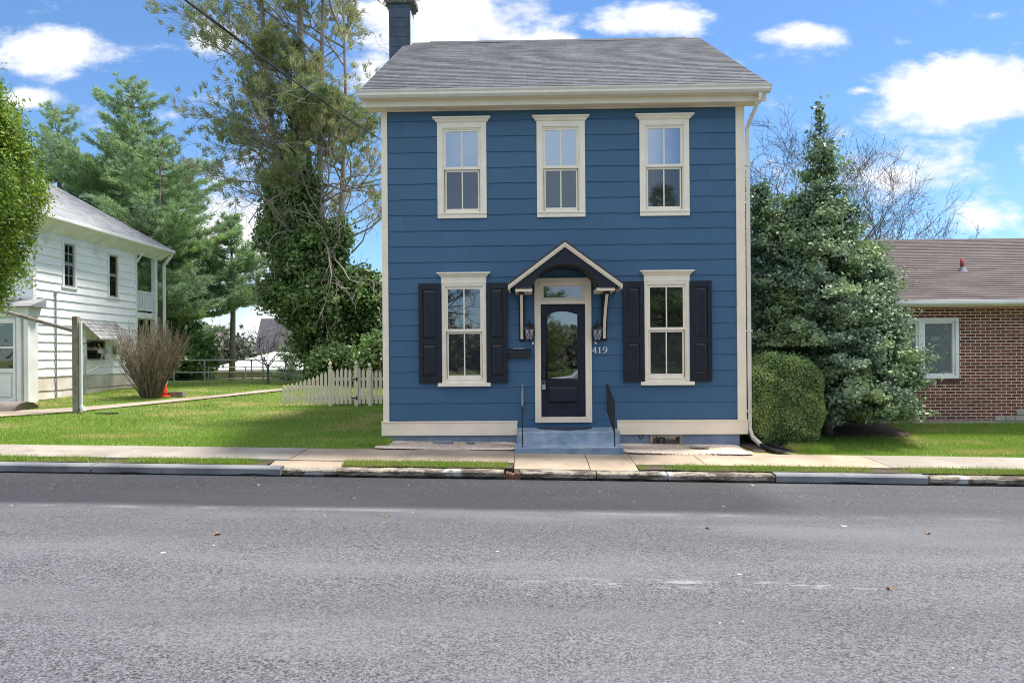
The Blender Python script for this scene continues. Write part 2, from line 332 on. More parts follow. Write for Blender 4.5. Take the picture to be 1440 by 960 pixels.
M['slateroof'] = mat('dark_roof', (.045, .045, .055), .9, (.07, .07, .08), 3)
M['whiteroof'] = mat('white_flat_roof', (.80, .79, .80), .8, (.68, .66, .67), .8)

# ------------------------------------------------------------------ ground shape
def zr(x): return -.035 - .0175*max(-28, min(28, x))
def sstep(t): t = max(0, min(1, t)); return t*t*(3-2*t)
def gz(x, y):
    if y < 10.2: return zr(x)
    if y < 11.6: return zr(x) + .17 + .04*(y-10.6)
    a = zr(x) + .21; T = .35 + .05*(min(y, 22)-14.8) + .01*max(0, min(y, 28)-22)
    if y > 28: T -= 1.4*sstep((y-28)/12)
    if x < -8: T += .10*sstep((-8-x)/4)
    return a + (T-a)*sstep((y-11.6)/4.2)
def ray(px, py):
    xc = (px-720)/960; yc = -(py-500)/960
    xl = xc*cos(ROLL)+yc*sin(ROLL); yl = -xc*sin(ROLL)+yc*cos(ROLL)
    return Vector((xl*cos(YAW)-sin(YAW), xl*sin(YAW)+cos(YAW), yl))
def W(px, py, Y):
    r = ray(px, py); t = Y/r.y; return Vector((r.x*t, Y, CAM_Z+r.z*t))
def G(px, py):
    lo, hi = 3.0, 60.0; r = ray(px, py)
    t = 3.0
    while t < 60:
        p = Vector((r.x*t, r.y*t, CAM_Z+r.z*t))
        if p.z <= gz(p.x, p.y): return p
        t += .02
    return p

def nodes_of(name):
    m = bpy.data.materials.new(name); m.use_nodes = True; return m, m.node_tree
class NT:
    def __init__(s, t): s.t = t; s.tc = t.nodes.new('ShaderNodeTexCoord'); s.o = s.tc.outputs['Object']
    def noise(s, sc, det=4, vec=None, rough=.5):
        n = s.t.nodes.new('ShaderNodeTexNoise'); n.inputs['Scale'].default_value = sc; n.inputs['Detail'].default_value = det; n.inputs['Roughness'].default_value = rough
        s.t.links.new(vec or s.o, n.inputs['Vector']); return n.outputs['Fac']
    def vor(s, sc, feat='F1', out='Color'):
        n = s.t.nodes.new('ShaderNodeTexVoronoi'); n.inputs['Scale'].default_value = sc; n.feature = feat; s.t.links.new(s.o, n.inputs['Vector']); return n.outputs[out]
    def m(s, op, a, b=0.0, clamp=False):
        n = s.t.nodes.new('ShaderNodeMath'); n.operation = op; n.use_clamp = clamp
        for i, v_ in enumerate((a, b)):
            if hasattr(v_, 'is_output'): s.t.links.new(v_, n.inputs[i])
            else: n.inputs[i].default_value = v_
        return n.outputs[0]
    def rng(s, a, f0, f1, t0=0.0, t1=1.0, smooth=True):
        n = s.t.nodes.new('ShaderNodeMapRange'); n.interpolation_type = 'SMOOTHSTEP' if smooth else 'LINEAR'
        s.t.links.new(a, n.inputs[0])
        for k, v_ in (('From Min', f0), ('From Max', f1), ('To Min', t0), ('To Max', t1)): n.inputs[k].default_value = v_
        return n.outputs[0]
    def mix(s, f, a, b, mode='MIX'):
        n = s.t.nodes.new('ShaderNodeMixRGB'); n.blend_type = mode
        for i, v_ in enumerate((f, a, b)):
            if hasattr(v_, 'is_output'): s.t.links.new(v_, n.inputs[i])
            else: n.inputs[i].default_value = v_ if i == 0 else (*v_, 1)
        return n.outputs[0]
    def xyz(s):
        n = s.t.nodes.new('ShaderNodeSeparateXYZ'); s.t.links.new(s.o, n.inputs[0]); return n.outputs
    def map(s, sc):
        n = s.t.nodes.new('ShaderNodeMapping'); n.inputs['Scale'].default_value = sc; s.t.links.new(s.o, n.inputs[0]); return n.outputs[0]
    def done(s, col, rough=.9, bumpsrc=None, dist=.01):
        b = s.t.nodes['Principled BSDF']; s.t.links.new(col, b.inputs['Base Color'])
        if hasattr(rough, 'is_output'): s.t.links.new(rough, b.inputs['Roughness'])
        else: b.inputs['Roughness'].default_value = rough
        if bumpsrc is not None:
            bp = s.t.nodes.new('ShaderNodeBump'); bp.inputs['Distance'].default_value = dist; s.t.links.new(bumpsrc, bp.inputs['Height']); s.t.links.new(bp.outputs[0], b.inputs['Normal'])

# painted siding with faint butt joints between the boards
m_, t_ = nodes_of('blue_siding_paint'); q = NT(t_); X, Y, Z = q.xyz()
cb_ = t_.nodes.new('ShaderNodeCombineXYZ'); t_.links.new(q.m('ADD', q.m('ADD', X, Y), 20.0), cb_.inputs[0]); t_.links.new(q.m('ADD', Z, 20*.2872-.166), cb_.inputs[1])
br = t_.nodes.new('ShaderNodeTexBrick'); t_.links.new(cb_.outputs[0], br.inputs['Vector']); br.offset = .43; br.inputs['Scale'].default_value = 1; br.inputs['Brick Width'].default_value = 1.22; br.inputs['Row Height'].default_value = .2872; br.inputs['Mortar Size'].default_value = .0016
br.inputs['Color1'].default_value = (.034, .100, .185, 1); br.inputs['Color2'].default_value = (.041, .114, .207, 1); br.inputs['Mortar'].default_value = (.014, .048, .10, 1)
c = q.mix(q.m('MULTIPLY', q.rng(q.noise(1.3, 6), .35, .7), .5), br.outputs['Color'], (.037, .106, .196))
c = q.mix(q.m('MULTIPLY', q.rng(q.noise(7, 5, q.map((1, 1, .25))), .62, .8), .3), c, (.075, .14, .215))
q.done(c, .5, q.noise(60, 3), .0009); M['siding'] = m_
# asphalt
m_, t_ = nodes_of('asphalt'); q = NT(t_); X, Y, Z = q.xyz()
grain = q.noise(62, 3, rough=.8); chip = q.vor(52)
sc_ = t_.nodes.new('ShaderNodeSeparateColor'); t_.links.new(chip, sc_.inputs[0]); cell = sc_.outputs[0]
g = q.m('ADD', q.m('MULTIPLY', q.rng(grain, .42, .58, 0, 1), .55), q.m('MULTIPLY', cell, .45))
c_old = q.mix(g, (.010, .011, .014), (.185, .186, .202))
c_new = q.mix(g, (.008, .008, .012), (.036, .037, .045))
big = q.noise(.5, 6, q.map((.35, 1.6, 1)), .6)
wob = q.m('MULTIPLY', q.m('SUBTRACT', q.noise(.45, 3), .5), .55)
yy = q.m('ADD', Y, wob)
newm = q.rng(q.m('ADD', Y, q.m('MULTIPLY', wob, .3)), 7.95, 8.25)
xe = q.m('ADD', X, q.m('MULTIPLY', wob, 4.0))
newm = q.m('MULTIPLY', newm, q.rng(xe, 3.9, 2.6, .45, 1))
c = c_old
c = q.mix(q.rng(q.m('ADD', yy, q.m('MULTIPLY', big, .8)), 6.6, 8.4, 0, .5), c, (.058, .058, .068))
c = q.mix(q.m('MULTIPLY', q.rng(big, .42, .68), .5), c, (.17, .17, .183))
c = q.mix(newm, c, q.mix(q.m('MULTIPLY', q.rng(big, .42, .68), .5), c_new, (.040, .040, .046)))
seam = q.m('MULTIPLY', q.rng(q.m('ABSOLUTE', q.m('SUBTRACT', Y, q.m('ADD', 8.0, q.m('MULTIPLY', wob, .15)))), .10, .02), q.rng(q.noise(1.4, 5), .45, .7, 0, .5))
c = q.mix(seam, c, (.22, .22, .225))
# chalky scuffs of spilt paint in the middle of the lane
line = q.rng(q.m('ABSOLUTE', q.m('SUBTRACT', Y, 5.55)), .16, .02)
scuff = q.m('MULTIPLY', q.m('MULTIPLY', line, q.rng(q.noise(5, 6, q.map((.5, 2, 1)), .7), .50, .62)), q.m('MULTIPLY', q.rng(X, -.6, 1.0), q.rng(X, 3.3, 2.0)))
c = q.mix(q.m('MULTIPLY', scuff, .33), c, (.62, .60, .58))
trk = q.m('ADD', q.rng(q.m('ABSOLUTE', q.m('SUBTRACT', yy, 6.9)), .55, .1), q.rng(q.m('ABSOLUTE', q.m('SUBTRACT', yy, 4.9)), .5, .1)); c = q.mix(q.m('MULTIPLY', trk, .22), c, (.05, .05, .056))
stn = q.m('MULTIPLY', q.rng(q.noise(.55, 5, q.map((.8, 1.6, 1)), .6), .56, .72), .35); c = q.mix(stn, c, (.045, .045, .05))
crv = t_.nodes.new('ShaderNodeTexVoronoi'); crv.feature = 'DISTANCE_TO_EDGE'; crv.inputs['Scale'].default_value = .33; wv = t_.nodes.new('ShaderNodeVectorMath'); wv.operation = 'ADD'; nn = t_.nodes.new('ShaderNodeTexNoise'); nn.inputs['Scale'].default_value = 1.5; nn.inputs['Detail'].default_value = 6; t_.links.new(q.o, nn.inputs['Vector']); sc2 = t_.nodes.new('ShaderNodeVectorMath'); sc2.operation = 'SCALE'; sc2.inputs['Scale'].default_value = 1.2; t_.links.new(nn.outputs['Color'], sc2.inputs[0]); t_.links.new(q.o, wv.inputs[0]); t_.links.new(sc2.outputs[0], wv.inputs[1]); t_.links.new(wv.outputs[0], crv.inputs['Vector'])
c = q.mix(q.m('MULTIPLY', q.rng(crv.outputs['Distance'], .004, .0), q.rng(q.noise(.3, 2), .5, .6, 0, .35)), c, (.02, .02, .022))
spk = q.rng(q.noise(8.5, 2, rough=.4), .775, .79)
c = q.mix(q.m('MULTIPLY', spk, .7), c, (.6, .58, .56))
dst = q.m('MULTIPLY', q.rng(q.noise(34, 2), .68, .72), q.m('MULTIPLY', q.rng(Y, 8.3, 9.2), .5))
c = q.mix(dst, c, (.45, .40, .36))
q.done(c, .82, grain, .006); M['road'] = m_

def concrete(name, a, b_, joints=None):
    m_, t_ = nodes_of(name); q = NT(t_)
    c = q.mix(q.rng(q.noise(1.1, 6), .35, .65), a, b_)
    c = q.mix(q.m('MULTIPLY', q.rng(q.noise(55, 2), .35, .7), .25), c, tuple(k*.6 for k in a))
    c = q.mix(q.m('MULTIPLY', q.rng(q.noise(.9, 7, rough=.65), .52, .70), .45), c, tuple(k*.5 for k in b_))
    c = q.mix(q.m('MULTIPLY', q.rng(q.noise(3.2, 6), .56, .72), .5), c, tuple(k*.62 for k in b_))
    q.done(c, .88, q.noise(40, 3), .004); return m_
M['conc'] = concrete('old_concrete', (.45, .355, .265), (.34, .265, .195))
M['concw'] = concrete('pale_concrete', (.35, .31, .265), (.28, .245, .205))
m_, t_ = nodes_of('worn_kerb_concrete'); q = NT(t_)
c = q.mix(q.rng(q.noise(5, 8, q.map((.6, 1, 2)), .7), .42, .58), (.085, .068, .052), (.33, .29, .235))
c = q.mix(q.m('MULTIPLY', q.rng(q.noise(30, 3), .5, .7), .5), c, (.05, .04, .032)); c = q.mix(q.m('MULTIPLY', q.rng(q.noise(1.7, 3), .62, .68), .7), c, (.50, .52, .54))
q.done(c, .95, q.noise(26, 5, rough=.7), .02); M['kerbold'] = m_
M['kerbnew'] = concrete('blue_grey_new_kerb', (.215, .222, .235), (.12, .127, .14))
M['pathc'] = concrete('garden_path_concrete', (.37, .31, .245), (.30, .25, .19))
# lawn ground below the blades
def lawnmat():
    m_, t_ = nodes_of('lawn_turf'); q = NT(t_); X, Y, Z = q.xyz()
    c = q.mix(q.rng(q.noise(30, 4), .3, .7), (.08, .13, .018), (.19, .26, .045))
    c = q.mix(q.m('MULTIPLY', q.rng(q.noise(1.0, 5, q.map((.6, 1.2, 1))), .52, .66), .7), c, (.34, .29, .12))
    q.done(c, .95, q.noise(45, 3), .02); return m_
M['lawn'] = lawnmat()
def grassmat(name, dry):
    m_, t_ = nodes_of(name); q = NT(t_); X, Y, Z = q.xyz()
    gn = t_.nodes.new('ShaderNodeNewGeometry'); rp = gn.outputs['Random Per Island']
    c = q.mix(rp, (.16, .29, .03), (.34, .47, .07))
    pt = q.rng(q.noise(1.0, 5, q.map((.6, 1.2, 1))), .50, .66)
    c = q.mix(q.m('MULTIPLY', pt, dry), c, (.50, .43, .17))
    b = t_.nodes['Principled BSDF']; t_.links.new(c, b.inputs['Base Color']); b.inputs['Roughness'].default_value = .6
    tr = t_.nodes.new('ShaderNodeBsdfTranslucent'); t_.links.new(c, tr.inputs[0]); mx = t_.nodes.new('ShaderNodeMixShader'); mx.inputs[0].default_value = .3
    t_.links.new(b.outputs[0], mx.inputs[1]); t_.links.new(tr.outputs[0], mx.inputs[2]); t_.links.new(mx.outputs[0], t_.nodes['Material Output'].inputs[0])
    return m_
M['grass'] = grassmat('grass_blades', .65); M['grassv'] = grassmat('verge_grass_blades', .35)
m_, t_ = nodes_of('pale_pea_gravel'); q = NT(t_)
c = q.mix(q.rng(q.noise(2, 4), .35, .65), (.74, .60, .48), (.62, .49, .39)); vv = q.vor(48); c = q.mix(.35, c, vv, 'OVERLAY')
c = q.mix(q.rng(q.vor(48, 'DISTANCE_TO_EDGE', 'Distance'), .0, .12, .65, 0), c, (.2, .15, .12)); q.done(c, .9, q.vor(48, 'F1', 'Distance'), .02); M['gravel'] = m_

# ------------------------------------------------------------------ setting
def grid(name, xs, ys, zf, material, kind='structure'):
    vs = [(x, y, zf(x, y)) for y in ys for x in xs]; nx = len(xs)
    fs = [(j*nx+i, j*nx+i+1, (j+1)*nx+i+1, (j+1)*nx+i) for j in range(len(ys)-1) for i in range(nx-1)]
    me = bpy.data.meshes.new(name); me.from_pydata(vs, [], fs); me.update(); o = link_mesh(me, name, material, None, True); tag(o, kind=kind); return o
def fr(a, b, s): return list(np.arange(a, b, s)) + [b]
def nz_(x, y, s=1.0): return (sin(x*1.7*s+1.3)+sin(y*2.3*s+.4)+sin((x+y)*3.1*s))/3
xs = sorted(set([-700, -400, -200, -120, -80, -60, -50, -40, -34] + fr(-30, 30, .5) + [34, 40, 50, 60, 80, 120, 200, 400, 700]))
ys = sorted(set([-700, -300, -100, -60, -30, -20, -12, -6, 0, 6, 9, 10.15, 10.3, 10.6, 11.0, 11.4, 11.6] + fr(11.8, 22, .3) + fr(22.5, 46, 1) + [50, 60, 80, 110, 160, 250, 400, 700, 1200]))
def zl(x, y):
    if y < 10.3: return zr(x) - .25
    if y < 11.55: return zr(x) + .02
    return gz(x, y) - .012 + .012*nz_(x, y)
grid('lawn', xs, ys, zl, M['lawn'])
xr = [-200, -100, -60, -40] + fr(-28, 28, 2) + [40, 60, 100, 200]
grid('road', xr, fr(-4.2, 10.1, .5), lambda x, y: zr(x), M['road'])
grid('opposite_pavement', xr, [-6.0, -5, -4.4], lambda x, y: zr(x)+.13, M['concw'])
grid('opposite_ground', xr, [-60, -30, -15, -9, -8.5, -8, -7.5, -7, -6.5, -6.01], lambda x, y: zr(x)+.13+.1*sstep((-6-y)/2.5), M['lawn'])
# kerb stones: separate lengths of kerb, worn profile
KERB = [(-30, -10.9, 'n'), (-10.88, -8.1, 'n'), (-6.55+.0, -3.70, 'n'), (-8.08, -6.57, 'n'), (-3.66, -2.86, 'o'), (-2.84, -.36, 'o'), (-.12, 1.0, 'o'), (1.02, 2.05, 'o'), (2.07, 3.62, 'o'), (3.64, 5.84, 'n'), (5.87, 9.2, 'o'), (9.22, 30, 'o')]
KERB.sort()
def kerb_run(x0, x1, new, nm, mt):
    b = MB(); n = max(2, int((x1-x0)/.12)); xs_ = np.linspace(x0, x1, n); prof = []
    vs = []; fs = []
    for i, x in enumerate(xs_):
        jz = 0 if new else .010*nz_(x*4, 1)+random.uniform(-.009, .007)
        jy = 0 if new else random.uniform(-.008, .008)
        h = .125 if new else .112
        z0 = zr(x)
        low = .018 + max(0, .02*sin(x*5)*sin(x*2.1+1)) if new else .03+random.uniform(0, .015)
        ring = [(10.10+jy, z0+low), (10.095+jy, z0+h-.02+jz), (10.115+jy*.5, z0+h+jz), (10.28, z0+h+.01+jz*.4), (10.28, z0-.1)]
        vs += [(x, y, z) for y, z in ring]
    k = 5
    for i in range(n-1):
        for j in range(k): fs.append((i*k+j, (i+1)*k+j, (i+1)*k+(j+1) % k, i*k+(j+1) % k))
    fs += [tuple(range(k)), tuple((n-1)*k+j for j in range(k-1, -1, -1))]
    b.add(vs, fs)
    return b.build(nm, mt, None)
for (a, b_, kd) in KERB:
    o = kerb_run(a, b_, kd == 'n', 'kerb', M['kerbnew'] if kd == 'n' else M['kerbold']); tag(o, kind='structure')
o = MB().box(-31, 31, 10.13, 10.27, -.9, -.89).build('kerb_base', M['shadowgap']); bpy.data.objects.remove(o)
grid('kerb_joint', fr(-30, 30, 1), [10.13, 10.27], lambda x, y: zr(x)+.02, M['shadowgap'])
b = MB()
for k in range(5):
    x = -.33+k*.045; b.box(x, x+.038, 10.105, 10.27, zr(0)-.02, zr(0)+.10-.012*(k % 3))
o = b.build('kerb_brick_patch', mat('old_kerb_bricks', (.20, .08, .055), .9, (.10, .06, .05), 14, .006, 30), None, bevel=.004); tag(o, kind='structure')
# sidewalk slabs
def slab(x0, x1, y0, y1, mt, name='sidewalk', dz=0.0):
    n = max(1, int((x1-x0)/.5)); XS = np.linspace(x0, x1, n+1); vs = []; fs = []
    YS = np.linspace(y0, y1, 4)
    for x in XS:
        for y in YS: vs.append((x, y, zr(x)+.17+.04*(y-10.6)+dz + (0.0 if y > 10.55 else -(10.6-y)*.12)))
    for i in range(n):
        for j in range(3): fs.append((i*4+j, (i+1)*4+j, (i+1)*4+j+1, i*4+j+1))
    nb = len(vs); ring = [i*4 for i in range(n+1)]
    vs += [(x, y0, zr(x)+.0) for x in XS]; vs += [(x, y1, zr(x)+.0) for x in XS]
    for i in range(n): fs.append((i*4, nb+i, nb+i+1, (i+1)*4)); fs.append((i*4+3, (i+1)*4+3, nb+n+1+i+1, nb+n+1+i))
    fs.append((0, 1, 2, 3, nb+n+1, nb)); fs.append((n*4, nb+n, nb+2*n+1, n*4+3, n*4+2, n*4+1))
    o = MB().add(vs, fs).build(name, mt, None); tag(o, kind='structure'); return o
edges = [-30, -24, -20, -17, -14.2, -11.8, -9.6, -7.4, -5.0]
for i in range(len(edges)-1): slab(edges[i], edges[i+1]-.008, 10.6, 11.62, M['concw'], dz=.003*(i % 2))
slab(-5.0, -3.75, 10.6, 11.6, M['concw'], dz=.008)
slab(-3.74, -1.95, 10.6, 11.62, M['conc']); slab(-1.94, -.22, 10.6, 11.62, M['conc'], dz=.004)
slab(-.21, .93, 10.3, 11.62, M['conc'], dz=.005); slab(.945, 1.66, 10.3, 11.62, M['conc'], dz=.001)
slab(1.67, 2.75, 10.6, 11.62, M['conc']); slab(2.76, 4.2, 10.6, 11.62, M['conc'], dz=.003)
ed2 = [4.21, 5.6, 7.2, 8.9, 10.6, 12.4, 14.4, 17, 20, 25, 30]
for i in range(len(ed2)-1): slab(ed2[i], ed2[i+1]-.008, 10.6, 11.62, M['concw'] if i else M['conc'], dz=.003*(i % 2))
slab(-3.95, -2.85, 10.29, 10.59, M['conc'], 'driveway_apron', dz=-.012)
# verge
def verge(x0, x1, nm='verge'):
    o = grid(nm, fr(x0, x1, .25), [10.285, 10.4, 10.5, 10.598], lambda x, y: zr(x)+.142+.02*nz_(x, y, 2)*.6, M['mulch']); return o
VER = [(-30, -3.97), (-2.83, -.23), (1.68, 30)]
for a, b_ in VER: verge(a, b_)
# garden path across the side lawn, draped on the ground
pl = [(-60, 589, 578), (0, 586.5, 578.5), (60, 583, 576.5), (120, 578, 572.5), (200, 570, 566), (280, 562, 558.5), (340, 555.5, 552.3), (398, 549.5, 546.8), (450, 545, 543)]
vs = []; PATH = []
for (px, y1, y0) in pl:
    a, b_ = G(px, y1), G(px, y0); PATH.append((a, b_))
vs = []
def dr(p): return (p.x, p.y, gz(p.x, p.y)+.02)
NP = 5; rows = []
for i in range(len(PATH)-1):
    for k in range(NP):
        t = k/NP; rows.append((PATH[i][0].lerp(PATH[i+1][0], t), PATH[i][1].lerp(PATH[i+1][1], t)))
for a, b_ in rows: vs += [dr(a), dr(a.lerp(b_, .5)), dr(b_)]
fs = []
for i in range(len(rows)-1):
    for j in range(2): fs.append((i*3+j, (i+1)*3+j, (i+1)*3+j+1, i*3+j+1))
o = MB().add(vs, fs).build('garden_path', M['pathc'], None); tag(o, kind='structure')
# gravel beds
def bed(pts, name, mt, h=.035, kind='structure'):
    cx = sum(p[0] for p in pts)/len(pts); cy = sum(p[1] for p in pts)/len(pts); vs = []; fs = []; n = len(pts)
    for s_, hh in ((1, .0), (.97, .8), (.6, 1), (.3, 1.05)):
        for p in pts:
            x = cx+(p[0]-cx)*s_; y = cy+(p[1]-cy)*s_; vs.append((x, y, gz(x, max(y, 10.7))+.004+h*hh+.002*nz_(x*5, y*5)))
    for r in range(3):
        for i in range(n): fs.append((r*n+i, r*n+(i+1) % n, (r+1)*n+(i+1) % n, (r+1)*n+i))
    fs.append(tuple(3*n+i for i in range(n)))
    o = MB().add(vs, fs).build(name, mt, None, True); tag(o, kind=kind); return o
def blobpts(x0, x1, y0, y1, n=70, j=.05):
    r = []
    for i in range(n):
        t = 2*pi*i/n; c_, s_ = cos(t), sin(t); e = .22
        x = (x0+x1)/2 + (x1-x0)/2*abs(c_)**e*(1 if c_ > 0 else -1); y = (y0+y1)/2 + (y1-y0)/2*abs(s_)**e*(1 if s_ > 0 else -1)
        r.append((x+random.uniform(-j, j)*.6, y+random.uniform(-j, j)*.4))
    return r
bed(blobpts(-2.62, -.2, 11.62, 12.6), 'gravel_bed', M['gravel'], .034)
bed(blobpts(1.62, 3.75, 11.45, 12.6), 'gravel_bed', M['gravel'], .03)
bed(blobpts(5.4, 7.6, 13.55, 14.7, 60), 'mulch_bed', M['mulch'], .03)
bed(blobpts(3.9, 5.3, 11.9, 13.2, 40), 'mulch_bed', M['mulch'], .02)

# --- loose gravel chips
def chips(name, xa, xb, ya, yb, n, sz):
    t = RNG.uniform(0, 2*pi, n); r_ = RNG.uniform(0, 1, n)**.45; e = .22
    x = (xa+xb)/2+(xb-xa)/2*r_*np.abs(np.cos(t))**e*np.sign(np.cos(t)); y = (ya+yb)/2+(yb-ya)/2*r_*np.abs(np.sin(t))**e*np.sign(np.sin(t))
    z = np.array([gz(a, max(b_, 11.62)) for a, b_ in zip(x, y)])+.024
    C = np.stack([x, y, z], 1); s_ = sz*RNG.uniform(.5, 1.3, (n, 1)); V = []
    o_ = [np.array(k) for k in ((1, 0, 0), (0, 1, 0), (-1, 0, 0), (0, -1, 0), (0, 0, .8))]
    P = [C+k*s_*RNG.uniform(.7, 1.2, (n, 1)) for k in o_]
    for a, b_ in ((0, 1), (1, 2), (2, 3), (3, 0)): V.append(np.stack([P[a], P[b_], P[4]], 1))
    o = fast(name, np.concatenate(V).reshape(-1, 3), 3, M['chip']); tag(o, kind='stuff')
M['chip'] = leafmat('gravel_chips', (.56, .43, .34), (.92, .79, .67), None, rough=.9, trans=0)
chips('gravel', -2.64, -.22, 11.58, 12.5, 24000, .015)
chips('gravel', 1.62, 3.78, 11.42, 12.5, 24000, .015)
# --- grass
def inpath(x, y):
    return False
def blades(name, x0, x1, y0, y1, n, h0, h1, wd, material, ex=None, edge=.08):
    x = RNG.uniform(x0, x1, n); y = RNG.uniform(y0, y1, n)
    if ex is not None:
        k = ex(x, y); x = x[k]; y = y[k]
    n = len(x)
    z = np.array([gz(a, b) if b > 11.6 else zr(a)+.142 for a, b in zip(x, y)])-.02
    if y1 > 11.7: z += .012*0
    t = RNG.uniform(0, 2*pi, n); h = RNG.uniform(h0, h1, n); ww = RNG.uniform(.6, 1.2, n)*wd; tl = RNG.uniform(0, .7, n)*h; t2 = RNG.uniform(0, 2*pi, n)
    V = np.zeros((n, 3, 3)); dxx = np.cos(t)*ww/2; dyy = np.sin(t)*ww/2
    V[:, 0] = np.stack([x-dxx, y-dyy, z], 1); V[:, 1] = np.stack([x+dxx, y+dyy, z], 1)
    V[:, 2] = np.stack([x+np.cos(t2)*tl, y+np.sin(t2)*tl, z+h], 1)
    o = fast(name, V.reshape(-1, 3), 3, material); tag(o, kind='stuff'); return o
PA = np.array([[(a.x, a.y), (b_.x, b_.y)] for a, b_ in PATH])
def exl(x, y):
    ynear = np.interp(x, PA[:, 0, 0], PA[:, 0, 1]); yfar = np.interp(x, PA[:, 1, 0], PA[:, 1, 1])
    onp = (y > ynear-.02) & (y < yfar+.02)
    house = (x > -2.68) & (y > 12.35)
    wh = (x < -13.5) & (y > 17.4)
    thin = RNG.uniform(0, 1, len(x)) < np.clip((13.5/np.maximum(y, 11))**2.2, .12, 1)
    bedl = (x > -2.55) & (y > 11.6)
    e = y > 11.62 + .035*np.sin(x*7) + .02*np.sin(x*23)
    return ~onp & ~house & ~wh & thin & ~bedl & e
o = blades('lawn_grass', -17, -2.3, 11.6, 27, 420000, .03, .075, .011, M['grass'], exl)
def exr(x, y):
    b1 = (((x-6.5)/1.08)**2+((y-14.13)/.56)**2) < 1; b2 = (((x-4.65)/.8)**2+((y-12.75)/.5)**2) < 1
    return ~b1 & ~b2 & ~((x < 4.62) & (y < 12.6)) & (y > 11.63+.02*np.sin(x*9))
o = blades('lawn_grass', 4.15, 14, 11.6, 14.75, 130000, .025, .065, .010, M['grass'], exr)
o = blades('lawn_grass', 4.5, 5.3, 11.75, 12.4, 5000, .08, .17, .010, M['grass'], lambda x, y: (((x-4.95)/.4)**2+((y-12.1)/.32)**2) < 1)
for a, b_ in ((-12, -3.97), (-2.83, -.23), (1.68, 11)):
    n = int((b_-a)*(2700 if a < 0 else 2300))
    f = (lambda x, y: (np.sin(x*2.1)+np.sin(x*5.3+1)+RNG.uniform(-1.3, 1.3, len(x)) > -.6)) if a != -2.83 else (lambda x, y: x < -.3)
    blades('verge_grass', a, b_, 10.29, 10.62, n, .03, .11, .010, M['grassv'], f)
# tufts at the left house corner
blades('lawn_grass', -3.0, -2.45, 11.8, 12.5, 3500, .05, .16, .010, M['grass'])

# ------------------------------------------------------------------ blue house
FY = 12.5   # facade plane
house = empty('blue_house', (.66, FY, .2), 'two-storey blue clapboard house with cream trim, dark shutters and arched door canopy', 'house')
HX0, HX1 = -2.65, 3.97; HB = 21.3
EZ = 6.30
OPEN = [  # x0,x1,z0,z1 cut out of the siding
 (-1.62,-.72,4.33,6.10), (.20,1.08,4.33,6.10), (2.06,2.98,4.33,6.10), (-1.56,-.75,1.28,3.2), (2.13,2.95,1.28,3.2), (.15,1.16,.58,3.21)]
def siding_courses(axis, a0, a1, plane, outdir, lines, opens, wavy=True, th=.013):
    """courses between successive z lines; each overlaps the one below"""
    b = MB(); GX = sorted(set([round(float(x), 4) for x in np.linspace(a0, a1, int((a1-a0)/.1)+1)] + [round(e, 4) for o_ in opens for e in o_[:2]]))
    opens = [(round(o_[0], 4), round(o_[1], 4), o_[2], o_[3]) for o_ in opens]; a0 = GX[0]; a1 = GX[-1]
    for k in range(len(lines)-1):
        zt, zb = lines[k], lines[k+1]
        cuts = sorted(set([zb, zt] + [z for o_ in opens for z in (o_[2], o_[3]) if zb < z < zt]))
        for c0, c1 in zip(cuts[:-1], cuts[1:]):
            iv = [(a0, a1)]
            for o_ in opens:
                if o_[2] < c1-1e-4 and o_[3] > c0+1e-4:
                    nv = []
                    for p, q_ in iv:
                        if o_[1] <= p or o_[0] >= q_: nv.append((p, q_)); continue
                        if o_[0] > p: nv.append((p, o_[0]))
                        if o_[1] < q_: nv.append((o_[1], q_))
                    iv = nv
            for p, q_ in iv:
                XS = [x for x in GX if p-1e-6 <= x <= q_+1e-6]; n = len(XS)-1
                def off(z): return plane + outdir*(th*(1-(z-zb)/(zt-zb))+.004)
                vs = []; fs = []
                for x in XS:
                    wz = (.004*sin(x*5.1+k*2.3)+.003*sin(x*13.7+k*5)+.0025*sin(x*29+k)) if (wavy and abs(c0-zb) < 1e-4) else 0
                    for (yy_, zz_) in ((off(c1), c1), (off(c0), c0+wz), (plane+outdir*.004, c0)):
                        vs.append((x, yy_, zz_) if axis == 'x' else (yy_, x, zz_))
                for i in range(n):
                    fs.append((i*3, i*3+1, (i+1)*3+1, (i+1)*3)); 
                    if abs(c0-zb) < 1e-4: fs.append((i*3+1, i*3+2, (i+1)*3+2, (i+1)*3+1))
                b.add(vs, fs)
    b.weld = True
    return b
lines = [EZ] + [6.11-.2872*k for k in range(19)] + [.62]
siding_courses('x', HX0+.1, HX1-.1, FY, -1, lines, OPEN).build('wall', M['siding'], house)
# plain side and rear walls
lns = [6.4-.2872*k for k in range(21)]; lns[-1] = .62
siding_courses('y', FY+.1, HB, HX0+.01, -1, lns, [], True).build('wall', M['siding'], house)
siding_courses('y', FY+.1, HB, HX1-.01, 1, lns, [], True).build('wall', M['siding'], house)
b = MB()
gp = [(FY+.02, .62), (HB, .62), (HB, 6.4), (16.9, 9.35), (FY+.02, 6.4)]
for xx in (HX0+.03, HX1-.05): b.prism(gp, 'x', xx, xx+.02)
b.box(HX0+.06, HX1-.06, HB-.02, HB+.01, .62, 6.4); b.build('wall', M['siding'], house)
b = MB(); b.box(HX0+.06, HX1-.06, FY+.03, HB-.03, 3.55, 3.6); b.build('floor_slab', M['room'], house)
